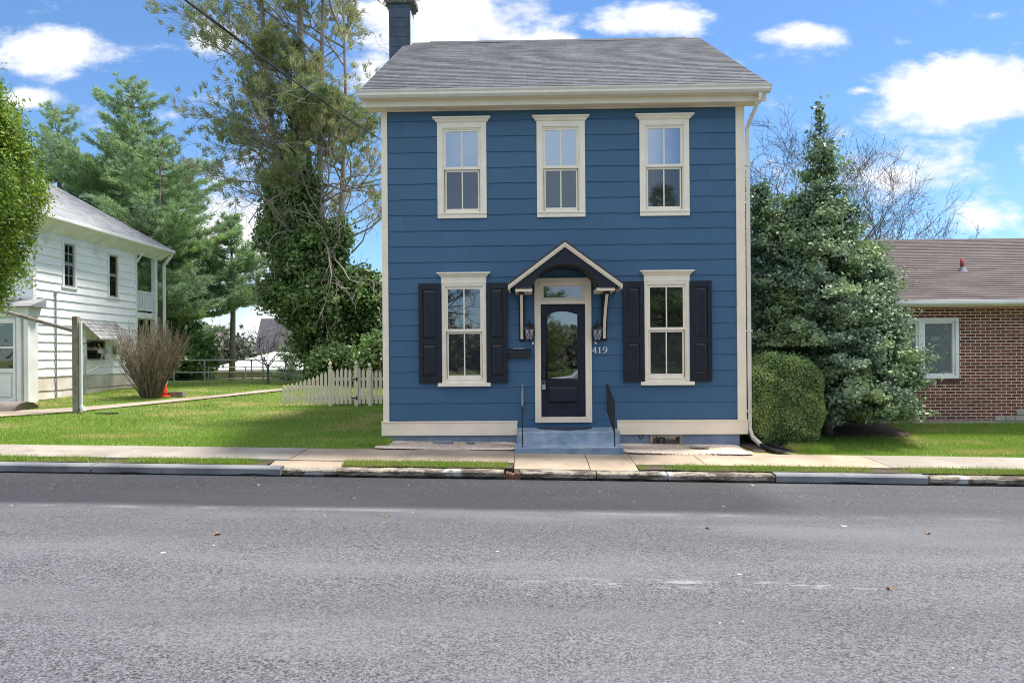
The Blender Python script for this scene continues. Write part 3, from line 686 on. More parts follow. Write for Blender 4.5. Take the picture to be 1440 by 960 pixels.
# dark room backs behind every opening (real recess)
b = MB()
for o_ in OPEN: b.box(o_[0]-.1, o_[1]+.1, FY+.62, FY+.64, o_[2]-.1, o_[3]+.1); b.box(o_[0]-.11, o_[0]-.1, FY+.03, FY+.62, o_[2]-.1, o_[3]+.1); b.box(o_[1]+.1, o_[1]+.11, FY+.03, FY+.62, o_[2]-.1, o_[3]+.1); b.box(o_[0]-.1, o_[1]+.1, FY+.03, FY+.62, o_[2]-.11, o_[2]-.1); b.box(o_[0]-.1, o_[1]+.1, FY+.03, FY+.62, o_[3]+.1, o_[3]+.11)
b.build('interior', M['room'], house)
# trim
b = MB(); b.box(HX0, HX0+.11, FY-.035, FY+.05, .605, EZ); b.box(HX0-.005, HX0+.02, FY+.052, FY+.14, .605, EZ); b.build('corner_board', M['cream'], house, bevel=.004)
b = MB(); b.box(HX1-.16, HX1, FY-.035, FY+.05, .605, EZ); b.box(HX1-.02, HX1+.005, FY+.052, FY+.14, .605, EZ); b.build('corner_board', M['cream'], house, bevel=.004)
for (x0, x1) in ((HX0-.03, -.19), (1.63, HX1+.02)):
    b = MB(); b.box(x0, x1, FY-.05, FY+.03, .35, .60); b.box(x0-.005, x1+.005, FY-.062, FY+.03, .585, .612); b.build('water_table', M['cream'], house, bevel=.004)
b = MB(); b.box(HX0-.03, HX0+.02, FY+.032, HB, .35, .61); b.build('water_table', M['cream'], house); b = MB(); b.box(HX1-.02, HX1+.03, FY+.032, HB, .35, .61); b.build('water_table', M['cream'], house)
b = MB(); FW = (2.22, 2.83)
b.box(HX0+.06, -.19, FY-.01, FY+.2, -.1, .36); b.box(1.6, FW[0], FY-.01, FY+.2, -.3, .36); b.box(FW[1], HX1-.12, FY-.01, FY+.2, -.3, .36); b.box(FW[0], FW[1], FY-.01, FY+.2, -.3, .09)
b.box(HX0+.06, HX0+.2, FY+.21, HB, -.1, .36); b.box(HX1-.2, HX1-.06, FY+.21, HB, -.3, .36)
b.build('foundation', M['found'], house, bevel=.01)
b = MB(); b.box(-.19, 1.63, FY-.012, FY+.03, .30, .618); b.build('door_base_panel', M['siding'], house)
# basement window
bw = MB(); bw.box(FW[0], FW[1], FY-.03, FY+.04, .31, .348); bw.box(FW[0], FW[0]+.05, FY-.03, FY+.04, .09, .31); bw.box(FW[1]-.07, FW[1], FY-.03, FY+.04, .09, .31); bw.box(FW[0]+.05, FW[1]-.07, FY-.03, FY+.04, .09, .115)
bwin = bw.build('basement_window', M['wood'], house, bevel=.004)
MB().box(FW[0]+.05, FW[1]-.07, FY+.03, FY+.045, .115, .31).build('pane', M['glass_scr'], bwin)
bq = MB(); bq.box(FW[0]+.12, FW[0]+.135, FY-.005, FY+.02, .115, .31); bq.box(FW[0]+.16, FW[0]+.28, FY-.005, FY+.02, .27, .285); bq.box(FW[0]+.16, FW[0]+.175, FY-.005, FY+.02, .13, .27); bq.box(FW[0]+.265, FW[0]+.28, FY-.005, FY+.02, .13, .27); bq.build('latch_bracket', M['black'], bwin)
MB().lathe([(.03, 0), (.04, .012), (.02, .02)], (0, 0, 0), 14)
pc = MB(); pts = [(2.06+.035*cos(t*pi/8), FY-.018, .31+.035*sin(t*pi/8)) for t in range(17)]; pc.tube(pts, .006, 6); pc.build('pipe_cap', M['black'], house)

# eave: soffit, crown, gutter
SX0, SX1 = -2.93, 4.27
b = MB()
b.box(SX0+.05, SX1-.05, FY-.28, FY+.02, EZ, EZ+.02)                    # soffit
b.build('soffit', M['cream'], house)
b = MB()
b.prism([(FY-.27, EZ-.02), (FY-.30, EZ-.02), (FY-.30, EZ+.10), (FY-.36, EZ+.14), (FY-.36, EZ+.2), (FY-.27, EZ+.2)], 'x', SX0, SX1)
b.box(HX0+.1, HX1-.16, FY-.03, FY, EZ-.012, EZ+.0)
b.build('cornice', M['cream'], house)
b = MB()
b.prism([(FY-.36, EZ+.09), (FY-.44, EZ+.09), (FY-.475, EZ+.13), (FY-.47, EZ+.17), (FY-.49, EZ+.205), (FY-.49, EZ+.215), (FY-.475, EZ+.215), (FY-.455, EZ+.17), (FY-.43, EZ+.11), (FY-.36, EZ+.11)], 'x', SX0-.03, SX1+.03)
b.prism([(FY-.36, EZ+.09), (FY-.44, EZ+.09), (FY-.475, EZ+.13), (FY-.49, EZ+.215), (FY-.36, EZ+.215)], 'x', SX0-.034, SX0-.0301)
b.prism([(FY-.36, EZ+.09), (FY-.44, EZ+.09), (FY-.475, EZ+.13), (FY-.49, EZ+.215), (FY-.36, EZ+.215)], 'x', SX1+.0301, SX1+.034)
b.build('gutter', M['downsp'], house)
# side returns / rake
RY, RZ = 16.9, 9.58; E0Y, E0Z = FY-.46, EZ+.21
sl = (RZ-E0Z)/(RY-E0Y)
for xs_ in ((SX0, HX0-.005), (HX1+.005, SX1)):
    b = MB(); s_ = .08
    b.prism([(FY-.268, EZ+.022), (FY+.25, EZ+.18), (FY-.268, EZ+.18)], 'x', xs_[0]+.01, xs_[1]); 
    b.prism([(FY-.2, EZ+.02), (FY-.2, E0Z+sl*.26-.03), (RY, RZ-.03), (RY, RZ-.12), (FY+.05, EZ+.12)], 'x', xs_[0]+.02, xs_[1]-.01)
    yb = 2*RY-(FY-.3)
    b.prism([(RY+.001, RZ-.03), (yb, E0Z+.03), (yb, E0Z-.07), (RY+.001, RZ-.12)], 'x', xs_[0]+.02, xs_[1]-.01)
    b.build('rake_board', M['cream'], house)
# roof with real courses
b = MB(); L = sqrt((RY-E0Y)**2+(RZ-E0Z)**2); nc = int(L/.142); ca, sa = (RY-E0Y)/L, (RZ-E0Z)/L
for k in range(nc):
    s0, s1 = k*L/nc, (k+1)*L/nc
    def P(s_, o_): return (E0Y+ca*s_-sa*o_, E0Z+sa*s_+ca*o_)
    n = 70; XS = np.linspace(SX0-.02, SX1+.02, n); vs = []; fs = []
    for x in XS:
        j = random.uniform(0, .0035); sag = -.012*sin((x-SX0)/(SX1-SX0)*pi) + .006*sin(x*2.2)
        for (s_, o_) in ((s0, -.004), (s0+random.uniform(-.008, .008), .009+j*.5), (s1+.01, .003)):
            yy_, zz_ = P(s_, o_+sag*(k/nc)); vs.append((x, yy_, zz_))
    for i in range(n-1):
        fs += [(i*3, (i+1)*3, (i+1)*3+1, i*3+1), (i*3+1, (i+1)*3+1, (i+1)*3+2, i*3+2)]
    b.add(vs, fs)
roof = b.build('roof', M['shing'], house)
b = MB(); th = .06
b.prism([(E0Y+.02, E0Z-.05), (E0Y+.02, E0Z-.012), (RY, RZ-.012), (2*RY-E0Y, E0Z), (2*RY-E0Y, E0Z-.05), (RY, RZ-.07)], 'x', SX0, SX1); b.build('roof_deck', M['shing'], house)
b = MB()
xk = SX0-.02
while xk < SX1-.02:
    x1 = min(xk+.30, SX1+.02); dzz = random.uniform(0, .008)-.012*sin((xk-SX0)/(SX1-SX0)*pi)
    if xk > -2.45 and xk < 3.7: b.prism([(RY-.13, RZ-.075+dzz), (RY, RZ+.028+dzz), (RY+.13, RZ-.075+dzz), (RY, RZ+.01+dzz)], 'x', xk, x1)
    xk += .30
b.build('ridge_cap', M['slateroof'], house)
# chimney
ch = MB(); cx0, cx1 = -3.31, -2.80
zc = 8.9
while zc < 10.38:
    z1 = min(zc+.235, 10.42); j = .008
    ch.box(cx0-j, cx1+j, 16.62-j, 17.12+j, zc, z1-.006); ch.box(cx0, cx1, 16.62, 17.12, z1-.006, z1); zc = z1
ch.box(cx0+.01, cx1-.01, 16.64, 17.1, 8.0, 8.9)
chim = ch.build('chimney', M['chimney'], house, bevel=.005)
b = MB(); b.box(cx0-.06, cx1+.07, 16.55, 17.2, 10.42, 10.54)
for k in range(40):
    t = random.uniform(0, 1); e = random.choice(['f', 'r', 'l']); sz = random.uniform(.03, .06)
    x = cx0-.05+(cx1-cx0+.1)*t if e == 'f' else (cx1+.07 if e == 'r' else cx0-.06); y = 16.56 if e == 'f' else 16.57+.6*t
    b.box(x-sz, x+sz, y-sz*.5, y+sz*.5, 10.42+random.uniform(0, .03), 10.545+random.uniform(0, .05))
b.build('crown', M['mortar'], chim, bevel=.015)
MB().lathe([(.13, 0), (.13, .34), (.15, .35), (.15, .4), (.12, .4)], ((cx0+cx1)/2-.02, 16.87, 10.52), 20).build('flue_pot', M['terracotta'], chim, True)
b = MB(); b.box(cx1+.01, cx1+.03, 16.55, 17.15, 9.35, 10.2); b.build('lit_face', M['gutterw'], chim)  # white sheet painted as the sunlit right face of the chimney

# windows
def window(x0, x1, z0, z1, kind, lab):
    """x0..x1,z0..z1 = outer casing"""
    up_ = kind == 'up'; cw = .10 if up_ else .055
    cx = (x0+x1)/2
    root = MB()
    root.box(x0, x0+cw, FY-.04, FY+.012, z0, z1); root.box(x1-cw, x1, FY-.04, FY+.012, z0, z1)
    if up_:
        root.box(x0+cw, x1-cw, FY-.04, FY+.012, z1-.10, z1); root.box(x0+cw, x1-cw, FY-.04, FY+.012, z0, z0+.09); root.box(x0-.004, x1+.004, FY-.055, FY-.041, z0+.075, z0+.095)
    else:
        root.box(x0+cw, x1-cw, FY-.04, FY+.012, z1-.05, z1)
    wn = root.build('window', M['creamwin'], house, bevel=.004); tag(wn, lab)
    # head: frieze + crown
    hb = MB(); ht = z1; fw = .0 if up_ else .07
    if not up_: hb.box(x0-.005, x1+.005, FY-.05, FY+.0, z1, z1+.11)
    t0 = z1 if up_ else z1+.11
    e = .03; pr = [(-.0, 0), (.02, .012), (.045, .05), (.075, .062), (.075, .085)]
    for i in range(len(pr)-1):
        a, c_ = pr[i], pr[i+1]; p0, p1 = a[0], c_[0]
        y0_, y1_ = FY-.045-p0, FY-.045-p1; zz0, zz1 = t0+a[1], t0+c_[1]
        hb.add([(x0-p0-.003, y0_, zz0), (x1+p0+.003, y0_, zz0), (x1+p0+.003, FY, zz0), (x0-p0-.003, FY, zz0), (x0-p1-.003, y1_, zz1), (x1+p1+.003, y1_, zz1), (x1+p1+.003, FY, zz1), (x0-p1-.003, FY, zz1)],
               [(0,3,2,1),(4,5,6,7),(0,1,5,4),(1,2,6,5),(2,3,7,6),(3,0,4,7)])
    hb.build('head_moulding', M['creamwin'], wn)
    if not up_:
        sb = MB(); sb.box(x0-.075, x1+.075, FY-.085, FY+.0, z0-.065, z0-.0); sb.build('sill', M['creamwin'], wn, bevel=.006)
        ix0, ix1, iz0, iz1 = x0+cw, x1-cw, z0, z1-.05
        fb = MB(); fb.box(ix0, ix1, FY-.012, FY+.03, z0, z0+.05); iz0 = z0+.05
    else:
        ix0, ix1, iz0, iz1 = x0+cw, x1-cw, z0+.095, z1-.10; fb = MB()
    j = .022
    fb.box(ix0, ix0+j, FY-.02, FY+.09, iz0, iz1); fb.box(ix1-j, ix1, FY-.02, FY+.09, iz0, iz1); fb.box(ix0+j, ix1-j, FY-.02, FY+.09, iz1-j, iz1); fb.box(ix0+j, ix1-j, FY-.02, FY+.09, iz0, iz0+.018)
    fb.build('frame', M['creamwin'], wn, bevel=.003)
    zm = iz0 + (iz1-iz0)*.515
    def sash(a0, a1, b0, b1, yf, side, rail, glm, nm):
        sb = MB(); sb.box(a0, a0+side, yf, yf+.03, b0, b1); sb.box(a1-side, a1, yf, yf+.03, b0, b1); sb.box(a0+side, a1-side, yf, yf+.03, b1-.035, b1); sb.box(a0+side, a1-side, yf, yf+.03, b0, b0+rail)
        sb.box((a0+a1)/2-.011, (a0+a1)/2+.011, yf+.004, yf+.028, b0+rail, b1-.035)
        s_ = sb.build('sash', M['creamwin'], wn, bevel=.002)
        MB().box(a0+side-.002, a1-side+.002, yf+.013, yf+.017, b0+rail-.002, b1-.033).build('pane', glm, wn)
    sash(ix0+j, ix1-j, zm-.0, iz1-j, FY-.005, .032, .05, M['glass_hi'] if up_ else M['glass'], 'u')
    sash(ix0+j+.012, ix1-j-.012, iz0+.018, zm-.002, FY+.03, .028, .07, M['glass_scr'], 'l')
    if up_:
        MB().box(ix0+.03, ix1-.03, FY+.09, FY+.095, zm+.02, iz1).build('blind', M['blind'], wn)
    else:
        cb_ = MB()
        for sx, a0, a1 in ((0, ix0+.03, ix0+.2), (1, ix1-.2, ix1-.03)):
            n = 14; vs = []; fs = []
            for i in range(n+1):
                x = a0+(a1-a0)*i/n; yk = FY+.16+.02*sin(i*1.9)
                vs += [(x, yk, iz0), (x, yk+.01*sin(i), iz1)]
            for i in range(n): fs.append((i*2, i*2+2, i*2+3, i*2+1))
            cb_.add(vs, fs)
        cb_.build('curtain', M['blind'], wn)
    return wn
window(-1.62, -.72, 4.32, 6.07, 'up', 'left upper window under the eave, plain cream casing')
window(.20, 1.08, 4.32, 6.07, 'up', 'middle upper window above the door canopy')
window(2.07, 2.97, 4.32, 6.07, 'up', 'right upper window with blue sky reflected in its top panes')
window(-1.56, -.745, 1.31, 3.13, 'lo', 'left ground-floor window between dark shutters')
window(2.135, 2.95, 1.31, 3.13, 'lo', 'right ground-floor window between dark shutters')
# shutters
def shutter(x0, x1, z0, z1, tilt):
    b = MB(); t = .028; yf = FY-.05-t
    st = .075
    zsplit = z0+(z1-z0)*.415
    b.box(x0, x0+st, yf, yf+t, z0, z1); b.box(x1-st, x1, yf, yf+t, z0, z1)
    for a, c_ in ((z0, z0+.12), (zsplit-.05, zsplit+.05), (z1-.11, z1)): b.box(x0+st, x1-st, yf, yf+t, a, c_)
    for a, c_ in ((z0+.12, zsplit-.05), (zsplit+.05, z1-.11)):
        b.box(x0+st, x1-st, yf+.018, yf+.024, a, c_)
        m1_, m2_ = .012, .05
        A = [(x0+st+m1_, yf+.018, a+m1_), (x1-st-m1_, yf+.018, a+m1_), (x1-st-m1_, yf+.018, c_-m1_), (x0+st+m1_, yf+.018, c_-m1_)]
        B_ = [(x0+st+m2_, yf+.002, a+m2_), (x1-st-m2_, yf+.002, a+m2_), (x1-st-m2_, yf+.002, c_-m2_), (x0+st+m2_, yf+.002, c_-m2_)]
        b.add(A+B_, [(4,5,6,7), (0,1,5,4), (1,2,6,5), (2,3,7,6), (3,0,4,7)])
    o = b.build('shutter', M['vinyl'], house, bevel=.004)
    return o
for (a, c_) in ((-1.98, -1.575), (-.73, -.355), (1.745, 2.12), (2.965, 3.345)): 
    s_ = shutter(a, c_, 1.31, 3.13, 0)
    inner = c_ if a in (-1.98, 1.745) else a
    for z in (1.47, 2.95): MB().box(inner-.012, inner+.012, FY-.075, FY-.03, z-.035, z+.035).build('hinge', M['black'], s_)

# door
dr_ = MB(); x0, x1, z0, z1 = .15, 1.16, .575, 3.21; cw = .10
dr_.box(x0, x0+cw, FY-.05, FY+.1, z0, z1); dr_.box(x1-cw, x1, FY-.05, FY+.1, z0, z1); dr_.box(x0+cw, x1-cw, FY-.05, FY+.1, z1-.09, z1)
dr_.box(x0+cw, x1-cw, FY-.055, FY+.1, z0, z0+.10); dr_.box(x0-.012, x0+.02, FY-.062, FY-.051, z0, z1); dr_.box(x1-.02, x1+.012, FY-.062, FY-.051, z0, z1)
dr_.box(x0+cw, x1-cw, FY-.045, FY+.1, 2.735, 2.80)
dframe = dr_.build('door_frame', M['cream'], house, bevel=.005)
tb = MB(); a0, a1, b0, b1 = x0+cw, x1-cw, 2.80, z1-.09
for t, dd in ((.0, -.02), (.028, .0)):
    tb.box(a0+t, a0+t+.028, FY+dd, FY+dd+.04, b0+t, b1-t); tb.box(a1-t-.028, a1-t, FY+dd, FY+dd+.04, b0+t, b1-t); tb.box(a0+t+.028, a1-t-.028, FY+dd, FY+dd+.04, b1-t-.028, b1-t); tb.box(a0+t+.028, a1-t-.028, FY+dd, FY+dd+.04, b0+t, b0+t+.028)
trs = tb.build('transom', M['cream'], house, bevel=.002)
MB().box(a0+.054, a1-.054, FY+.02, FY+.025, b0+.054, b1-.054).build('pane', M['glass'], trs)
# door leaf with arched light and raised panel
dx0, dx1, dz0, dz1 = .252, 1.058, .68, 2.735; gx0, gx1, gz0, gz1 = .345, .945, 1.355, 2.56; rise = .07
yd = FY+.01
def arch(x0, x1, z0, z1, rise, n=12):
    p = [(x0, z0), (x1, z0)]
    for i in range(n+1):
        t = i/n; x = x1+(x0-x1)*t; p.append((x, z1+rise*(1-(2*t-1)**2)))
    return p
b = MB(); n = 12
b.box(dx0, gx0, yd, yd+.045, dz0, dz1); b.box(gx1, dx1, yd, yd+.045, dz0, dz1); b.box(gx0, gx1, yd, yd+.045, dz0, .90); b.box(gx0, gx1, yd, yd+.045, 1.25, gz0)
for i in range(n):
    t0_, t1_ = i/n, (i+1)/n; xa, xb = gx0+(gx1-gx0)*t0_, gx0+(gx1-gx0)*t1_
    za, zb_ = gz1+rise*(1-(2*t0_-1)**2), gz1+rise*(1-(2*t1_-1)**2)
    b.prism([(xa, za), (xb, zb_), (xb, dz1), (xa, dz1)], 'y', yd, yd+.045)
pa, pb = .90, 1.25
b.box(gx0, gx1, yd+.02, yd+.03, pa, pb)
A = [(gx0+.02, yd+.02, pa+.02), (gx1-.02, yd+.02, pa+.02), (gx1-.02, yd+.02, pb-.02), (gx0+.02, yd+.02, pb-.02)]
B_ = [(gx0+.07, yd-.002, pa+.065), (gx1-.07, yd-.002, pa+.065), (gx1-.07, yd-.002, pb-.065), (gx0+.07, yd-.002, pb-.065)]
b.add(A+B_, [(4,5,6,7), (0,1,5,4), (1,2,6,5), (2,3,7,6), (3,0,4,7)])
door = b.build('door', M['navy'], house, bevel=.003); tag(door, 'near-black front door with tall arched glass')
g_ = arch(gx0-.004, gx1+.004, gz0-.004, gz1, rise+.004)
MB().prism(g_, 'y', yd+.018, yd+.024).build('pane', M['doorglass'], door)
# moulding around glass
b = MB(); ring = arch(gx0+.012, gx1-.012, gz0+.012, gz1-.012, rise)
ring.append(ring[0])
b.tube([(p[0], yd+.008, p[1]) for p in ring], .014, 6); b.build('glazing_bead', M['navy'], door, True)
b = MB(); b.box(gx0-.01, gx1+.01, yd-.012, yd+.004, gz0-.05, gz0-.03); b.build('panel_moulding', M['navy'], door, bevel=.003); b = MB(); b.box(gx0-.005, gx1+.005, yd-.012, yd+.004, pa-.03, pa-.015); b.build('panel_moulding', M['navy'], door, bevel=.003)
b = MB(); b.box(.275, .32, yd-.02, yd, 1.66, 1.80); b.lathe([(.02, 0), (.02, .02)], (.2975, yd-.03, 1.60), 12); b.box(.28, .315, yd-.015, yd, 1.33, 1.58)
b.tube([(.2975, yd-.01, 1.56), (.2975, yd-.06, 1.53), (.2975, yd-.065, 1.40), (.2975, yd-.01, 1.36)], .010, 8); b.build('handle', M['black'], door, bevel=.002)
b = MB(); b.box(.265, .33, yd-.075, yd-.035, 1.18, 1.27); b.tube([(.28, yd-.055, 1.27), (.28, yd-.055, 1.32), (.2975, yd-.055, 1.345), (.315, yd-.055, 1.32), (.315, yd-.055, 1.27)], .005, 6)
lb = b.build('key_lockbox', M['steel'], None, bevel=.006); tag(lb, 'grey key lockbox hanging from the front door handle', 'lockbox')

# canopy over the door
CYF = 11.76
cp = empty('canopy_anchor', (.66, FY, 3)); bpy.data.objects.remove(cp)
b = MB(); apx, apz = .66, 3.745; lx, rx, ez = -.30, 1.62, 3.03; n = 24
outer = lambda x: apz-.075 - (apz-.075-(ez-.03))*abs(x-apx)/(apx-lx)
acx, arx, ary, abz = .655, .56, .40, 2.97
XS = np.linspace(lx+.04, rx-.04, 49)
vs = []; fs = []
for x in XS:
    inside = abs(x-acx) < arx
    zb_ = abz + (ary*sqrt(max(0, 1-((x-acx)/arx)**2)) if inside else 0)
    zt_ = max(outer(x), zb_+.001)
    for yq in (CYF, CYF+.05): vs += [(x, yq, zb_), (x, yq, zt_)]
for i in range(len(XS)-1):
    a = i*4; c_ = (i+1)*4
    fs += [(a, c_, c_+1, a+1), (a+2, a+3, c_+3, c_+2), (a, a+2, c_+2, c_), (a+1, c_+1, c_+3, a+3)]
fs += [(0, 1, 3, 2), (len(vs)-4, len(vs)-2, len(vs)-1, len(vs)-3)]
b.add(vs, fs); can = b.build('canopy', M['navy'], house)
# curved soffit (barrel) and side boxes
b = MB(); n = 24; vs = []; fs = []
for i in range(n+1):
    t = pi*i/n; x = acx+arx*cos(t); z = abz+ary*sin(t)
    vs += [(x, CYF+.05, z), (x, FY-.02, z), (x*1.0+.012*cos(t), CYF+.05, z+.012), (x+.012*cos(t), FY-.02, z+.012)]
for i in range(n): a = i*4; c_ = a+4; fs += [(a, c_, c_+1, a+1), (a+2, a+3, c_+3, c_+2)]
b.add(vs, fs); b.build('barrel_soffit', M['navy'], can)
for (a, c_) in ((lx+.10, acx-arx-.002), (acx+arx+.002, rx-.10)):
    b = MB(); b.box(a-.0, c_, CYF+.06, FY-.02, 2.939, 2.968)
    b.box(a+.0, c_, CYF+.02, FY-.02, 2.91, 2.939)
    b.build('soffit_block', M['cream'], can)
# roof slabs and rake trim
sl2 = (apz-ez)/(apx-lx)
b = MB()
for sgn in (-1, 1):
    ex = lx-.03 if sgn < 0 else rx+.03; z_e = apz - sl2*abs(ex-apx)
    b.add([(apx, CYF-.07, apz), (ex, CYF-.07, z_e), (ex, FY, z_e), (apx, FY, apz), (apx, CYF-.07, apz+.03), (ex, CYF-.07, z_e+.03), (ex, FY, z_e+.03), (apx, FY, apz+.03)], [(0,1,2,3), (4,7,6,5), (0,4,5,1), (1,5,6,2), (2,6,7,3)])
b.build('canopy_roof', M['slateroof'], can)
b = MB()
for sgn in (-1, 1):
    ex = lx-.02 if sgn < 0 else rx+.02; z_e = apz-sl2*abs(ex-apx)
    for (yo, t0_, t1_) in ((-.055, -.002, -.05), (-.03, -.05, -.085)):
        b.prism([(apx, apz+t0_), (ex, z_e+t0_), (ex, z_e+t1_), (apx, apz+t1_)], 'y', CYF+yo, CYF+.0-.002)
    b.box(min(ex, ex-sgn*.03), max(ex, ex-sgn*.03), CYF, FY, z_e-.07, z_e-.004)
b.build('rake_trim', M['cream'], can)
for bx in (-.095, 1.40):
    b = MB(); pts = []; n = 10
    for i in range(n+1):
        t = i/n; pts.append((FY-.07-.53*t**1.9, 2.10+.80*t))
    pin = [(p[0]+.055, p[1]) for p in pts]
    b.prism(pts+pin[::-1], 'x', bx-.045, bx+.045)
    b.box(bx-.05, bx+.05, FY-.045, FY-.016, 2.06, 2.90); b.box(bx-.045, bx+.045, CYF+.12, FY-.046, 2.86, 2.908)
    br = b.build('bracket', M['navy'], can)
    b = MB(); pf = [(p[0]-.012, p[1]) for p in pts]; pf2 = [(p[0]-.001, p[1]) for p in pts]
    b.prism(pf+pf2[::-1], 'x', bx-.024, bx+.024); b.build('bracket_face', M['cream'], br)

# downspout (attached to the gutter)
b = MB(); dxs = 4.0; yq = FY-.03
def dsp(b, pts, w=.068, d=.05):
    for p, q_ in zip(pts[:-1], pts[1:]): b.bar(p, q_, w, d, up=(0, 1, 0) if abs(p[1]-q_[1]) < .01 else (1, 0, 0))
dsp(b, [(4.13, FY-.40, EZ+.10), (4.13, FY-.40, EZ+.02)])
dsp(b, [(4.13, FY-.40, EZ+.03), (4.105, FY-.38, EZ-.05), (4.035, FY-.10, EZ-.32), (4.025, FY-.02, EZ-.40)], .068, .05)
dsp(b, [(4.025, FY-.02, EZ-.38), (4.03, FY-.02, .42)], .062, .05)
dsp(b, [(4.03, FY-.02, .44), (4.06, FY-.06, .30), (4.17, FY-.28, .16)], .068, .055)
ds = b.build('downspout', M['downsp'], house, bevel=.006)
for z in (5.2, 2.2, .75): MB().box(3.975, 4.08, FY-.052, FY+.0, z, z+.03).build('strap', M['downsp'], ds)

# service cable from the street to the eave
p1 = Vector((-2.66, 13.6, 6.0)); A_ = W(309, -2, 6.0); p0 = p1 + (A_-p1)*2.2
pts = []
for i in range(41):
    t = i/40; p = p0.lerp(p1, t); p.z -= 4*t*(1-t)*.25; pts.append(p)
b = MB(); b.tube(pts, .009, 6); b.tube([p+Vector((.012*sin(i*.9), 0, .012*cos(i*.9))) for i, p in enumerate(pts)], .005, 5)
o = b.build('service_cable', M['black'], None, True); tag(o, 'black overhead service cable running down across the ivy-clad tree to the blue house', 'cable')

# ------------------------------------------------------------------ things at the facade
def lantern(x, z, lab):
    r = empty('wall_lantern', (x, FY-.02, z), lab, 'lantern', 'lanterns beside the front door')
    y = FY-.15
    b = MB(); b.box(x-.04, x+.04, FY-.03, FY-.013, z-.13, z+.07); b.tube([(x, FY-.03, z-.02), (x, FY-.08, z+.03), (x, y, z+.02)], .008, 6); b.build('backplate', M['black'], r, bevel=.004)
    b = MB(); b.lathe([(.02, -.215), (.034, -.20), (.064, -.182), (.07, -.175)], (x, y, z), 6)
    b.lathe([(.118, .0), (.108, .024), (.072, .065), (.036, .10), (.038, .112), (.017, .125), (.011, .14), (.019, .158), (.004, .19)], (x, y, z), 6)
    for k in range(6):
        t = 2*pi*(k+.5)/6; b.bar((x+.066*cos(t), y+.066*sin(t), z-.18), (x+.102*cos(t), y+.102*sin(t), z+.005), .010, .008)
        t2 = 2*pi*(k+1.5)/6
        P0 = Vector((x+.066*cos(t), y+.066*sin(t), z-.175)); P1 = Vector((x+.066*cos(t2), y+.066*sin(t2), z-.175)); Q0 = Vector((x+.10*cos(t), y+.10*sin(t), z)); Q1 = Vector((x+.10*cos(t2), y+.10*sin(t2), z))
        b.bar(P0, Q1, .005); b.bar(P1, Q0, .005)
    b.build('cage', M['black'], r)
    MB().lathe([(.058, -.173), (.094, .0)], (x, y, z), 6).build('glass_shade', M['lamp_glass'], r)
lantern(.04, 2.27, 'black lantern left of the door, above the mailbox'); lantern(1.265, 2.25, 'black lantern right of the door, above the house number')
for (x, lab) in ((.105, 'small white sensor under the lantern near the mailbox'), (1.245, 'small white sensor under the lantern above the number 419')):
    r = MB(); r.box(x-.018, x+.018, FY-.06, FY-.013, 2.0, 2.035); r.tube([(x, FY-.04, 2.035), (x, FY-.04, 2.06)], .008, 6); o = r.build('sensor', M['white'], None, bevel=.006); tag(o, lab, 'sensor')
# mailbox
r = empty('mailbox', (-.14, FY-.02, 1.77), 'black wall mailbox between the shutter and the front door', 'mailbox')
b = MB(); b.prism([(FY-.015, 1.77), (FY-.12, 1.77), (FY-.125, 1.87), (FY-.015, 1.90)], 'x', -.35, .055); b.build('body', M['black'], r, bevel=.006)
b = MB(); b.prism([(FY-.014, 1.925), (FY-.014, 1.912), (FY-.10, 1.885), (FY-.137, 1.872), (FY-.137, 1.845), (FY-.145, 1.845), (FY-.145, 1.882)], 'x', -.36, .065); b.build('lid', M['black'], r, bevel=.003)
b = MB(); b.box(-.26, -.05, FY-.132, FY-.06, 1.925, 1.932); o = b.build('letter', M['white'], None); o.rotation_euler = (0, 0, 0); tag(o, 'cream letter sticking out on top of the black mailbox', 'letter')
# house number 419 (serif strokes)
def stroke(b, pts, w):
    pts = [Vector((p[0], 0, p[1])) for p in pts]
    for i in range(len(pts)-1):
        ww = w[i] if isinstance(w, list) else w
        d = (pts[i+1]-pts[i]); n_ = Vector((-d.z, 0, d.x)).normalized()*ww/2; e = d.normalized()*ww*.25
        a, c_ = pts[i]-e, pts[i+1]+e
        k = [(a+n_), (c_+n_), (c_-n_), (a-n_)]
        b.prism([(p.x, p.z) for p in k], 'y', FY-.034-.0005*i, FY-.016)
num = empty('house_number', (1.33, FY, 1.90), 'white house number 419 on blue siding beside the door', 'house number')
ch_, zb0, sc = .115, 1.835, 1.0
b = MB(); x = 1.19
stroke(b, [(x+.052, zb0), (x+.052, zb0+ch_)], .017); stroke(b, [(x+.052, zb0+ch_), (x+.002, zb0+.035), (x+.078, zb0+.035)], .010); stroke(b, [(x+.03, zb0), (x+.074, zb0)], .007); b.build('digit', M['white'], num)
b = MB(); x = 1.295; stroke(b, [(x+.025, zb0), (x+.025, zb0+ch_-.005)], .018); stroke(b, [(x, zb0+.092), (x+.025, zb0+ch_-.003)], .008); stroke(b, [(x, zb0), (x+.05, zb0)], .008); b.build('digit', M['white'], num)
b = MB(); x = 1.415; el = [(x+.034*cos(t), zb0+.080+.032*sin(t)) for t in np.linspace(0, 2*pi, 15)]; stroke(b, el, [.014 if abs(cos(t)) > .6 else .009 for t in np.linspace(0, 2*pi, 14)])
stroke(b, [(x+.035, zb0+.08), (x+.033, zb0+.05), (x+.018, zb0+.02), (x-.008, zb0+.004), (x-.028, zb0+.004)], [.015, .014, .011, .008]); b.build('digit', M['white'], num)

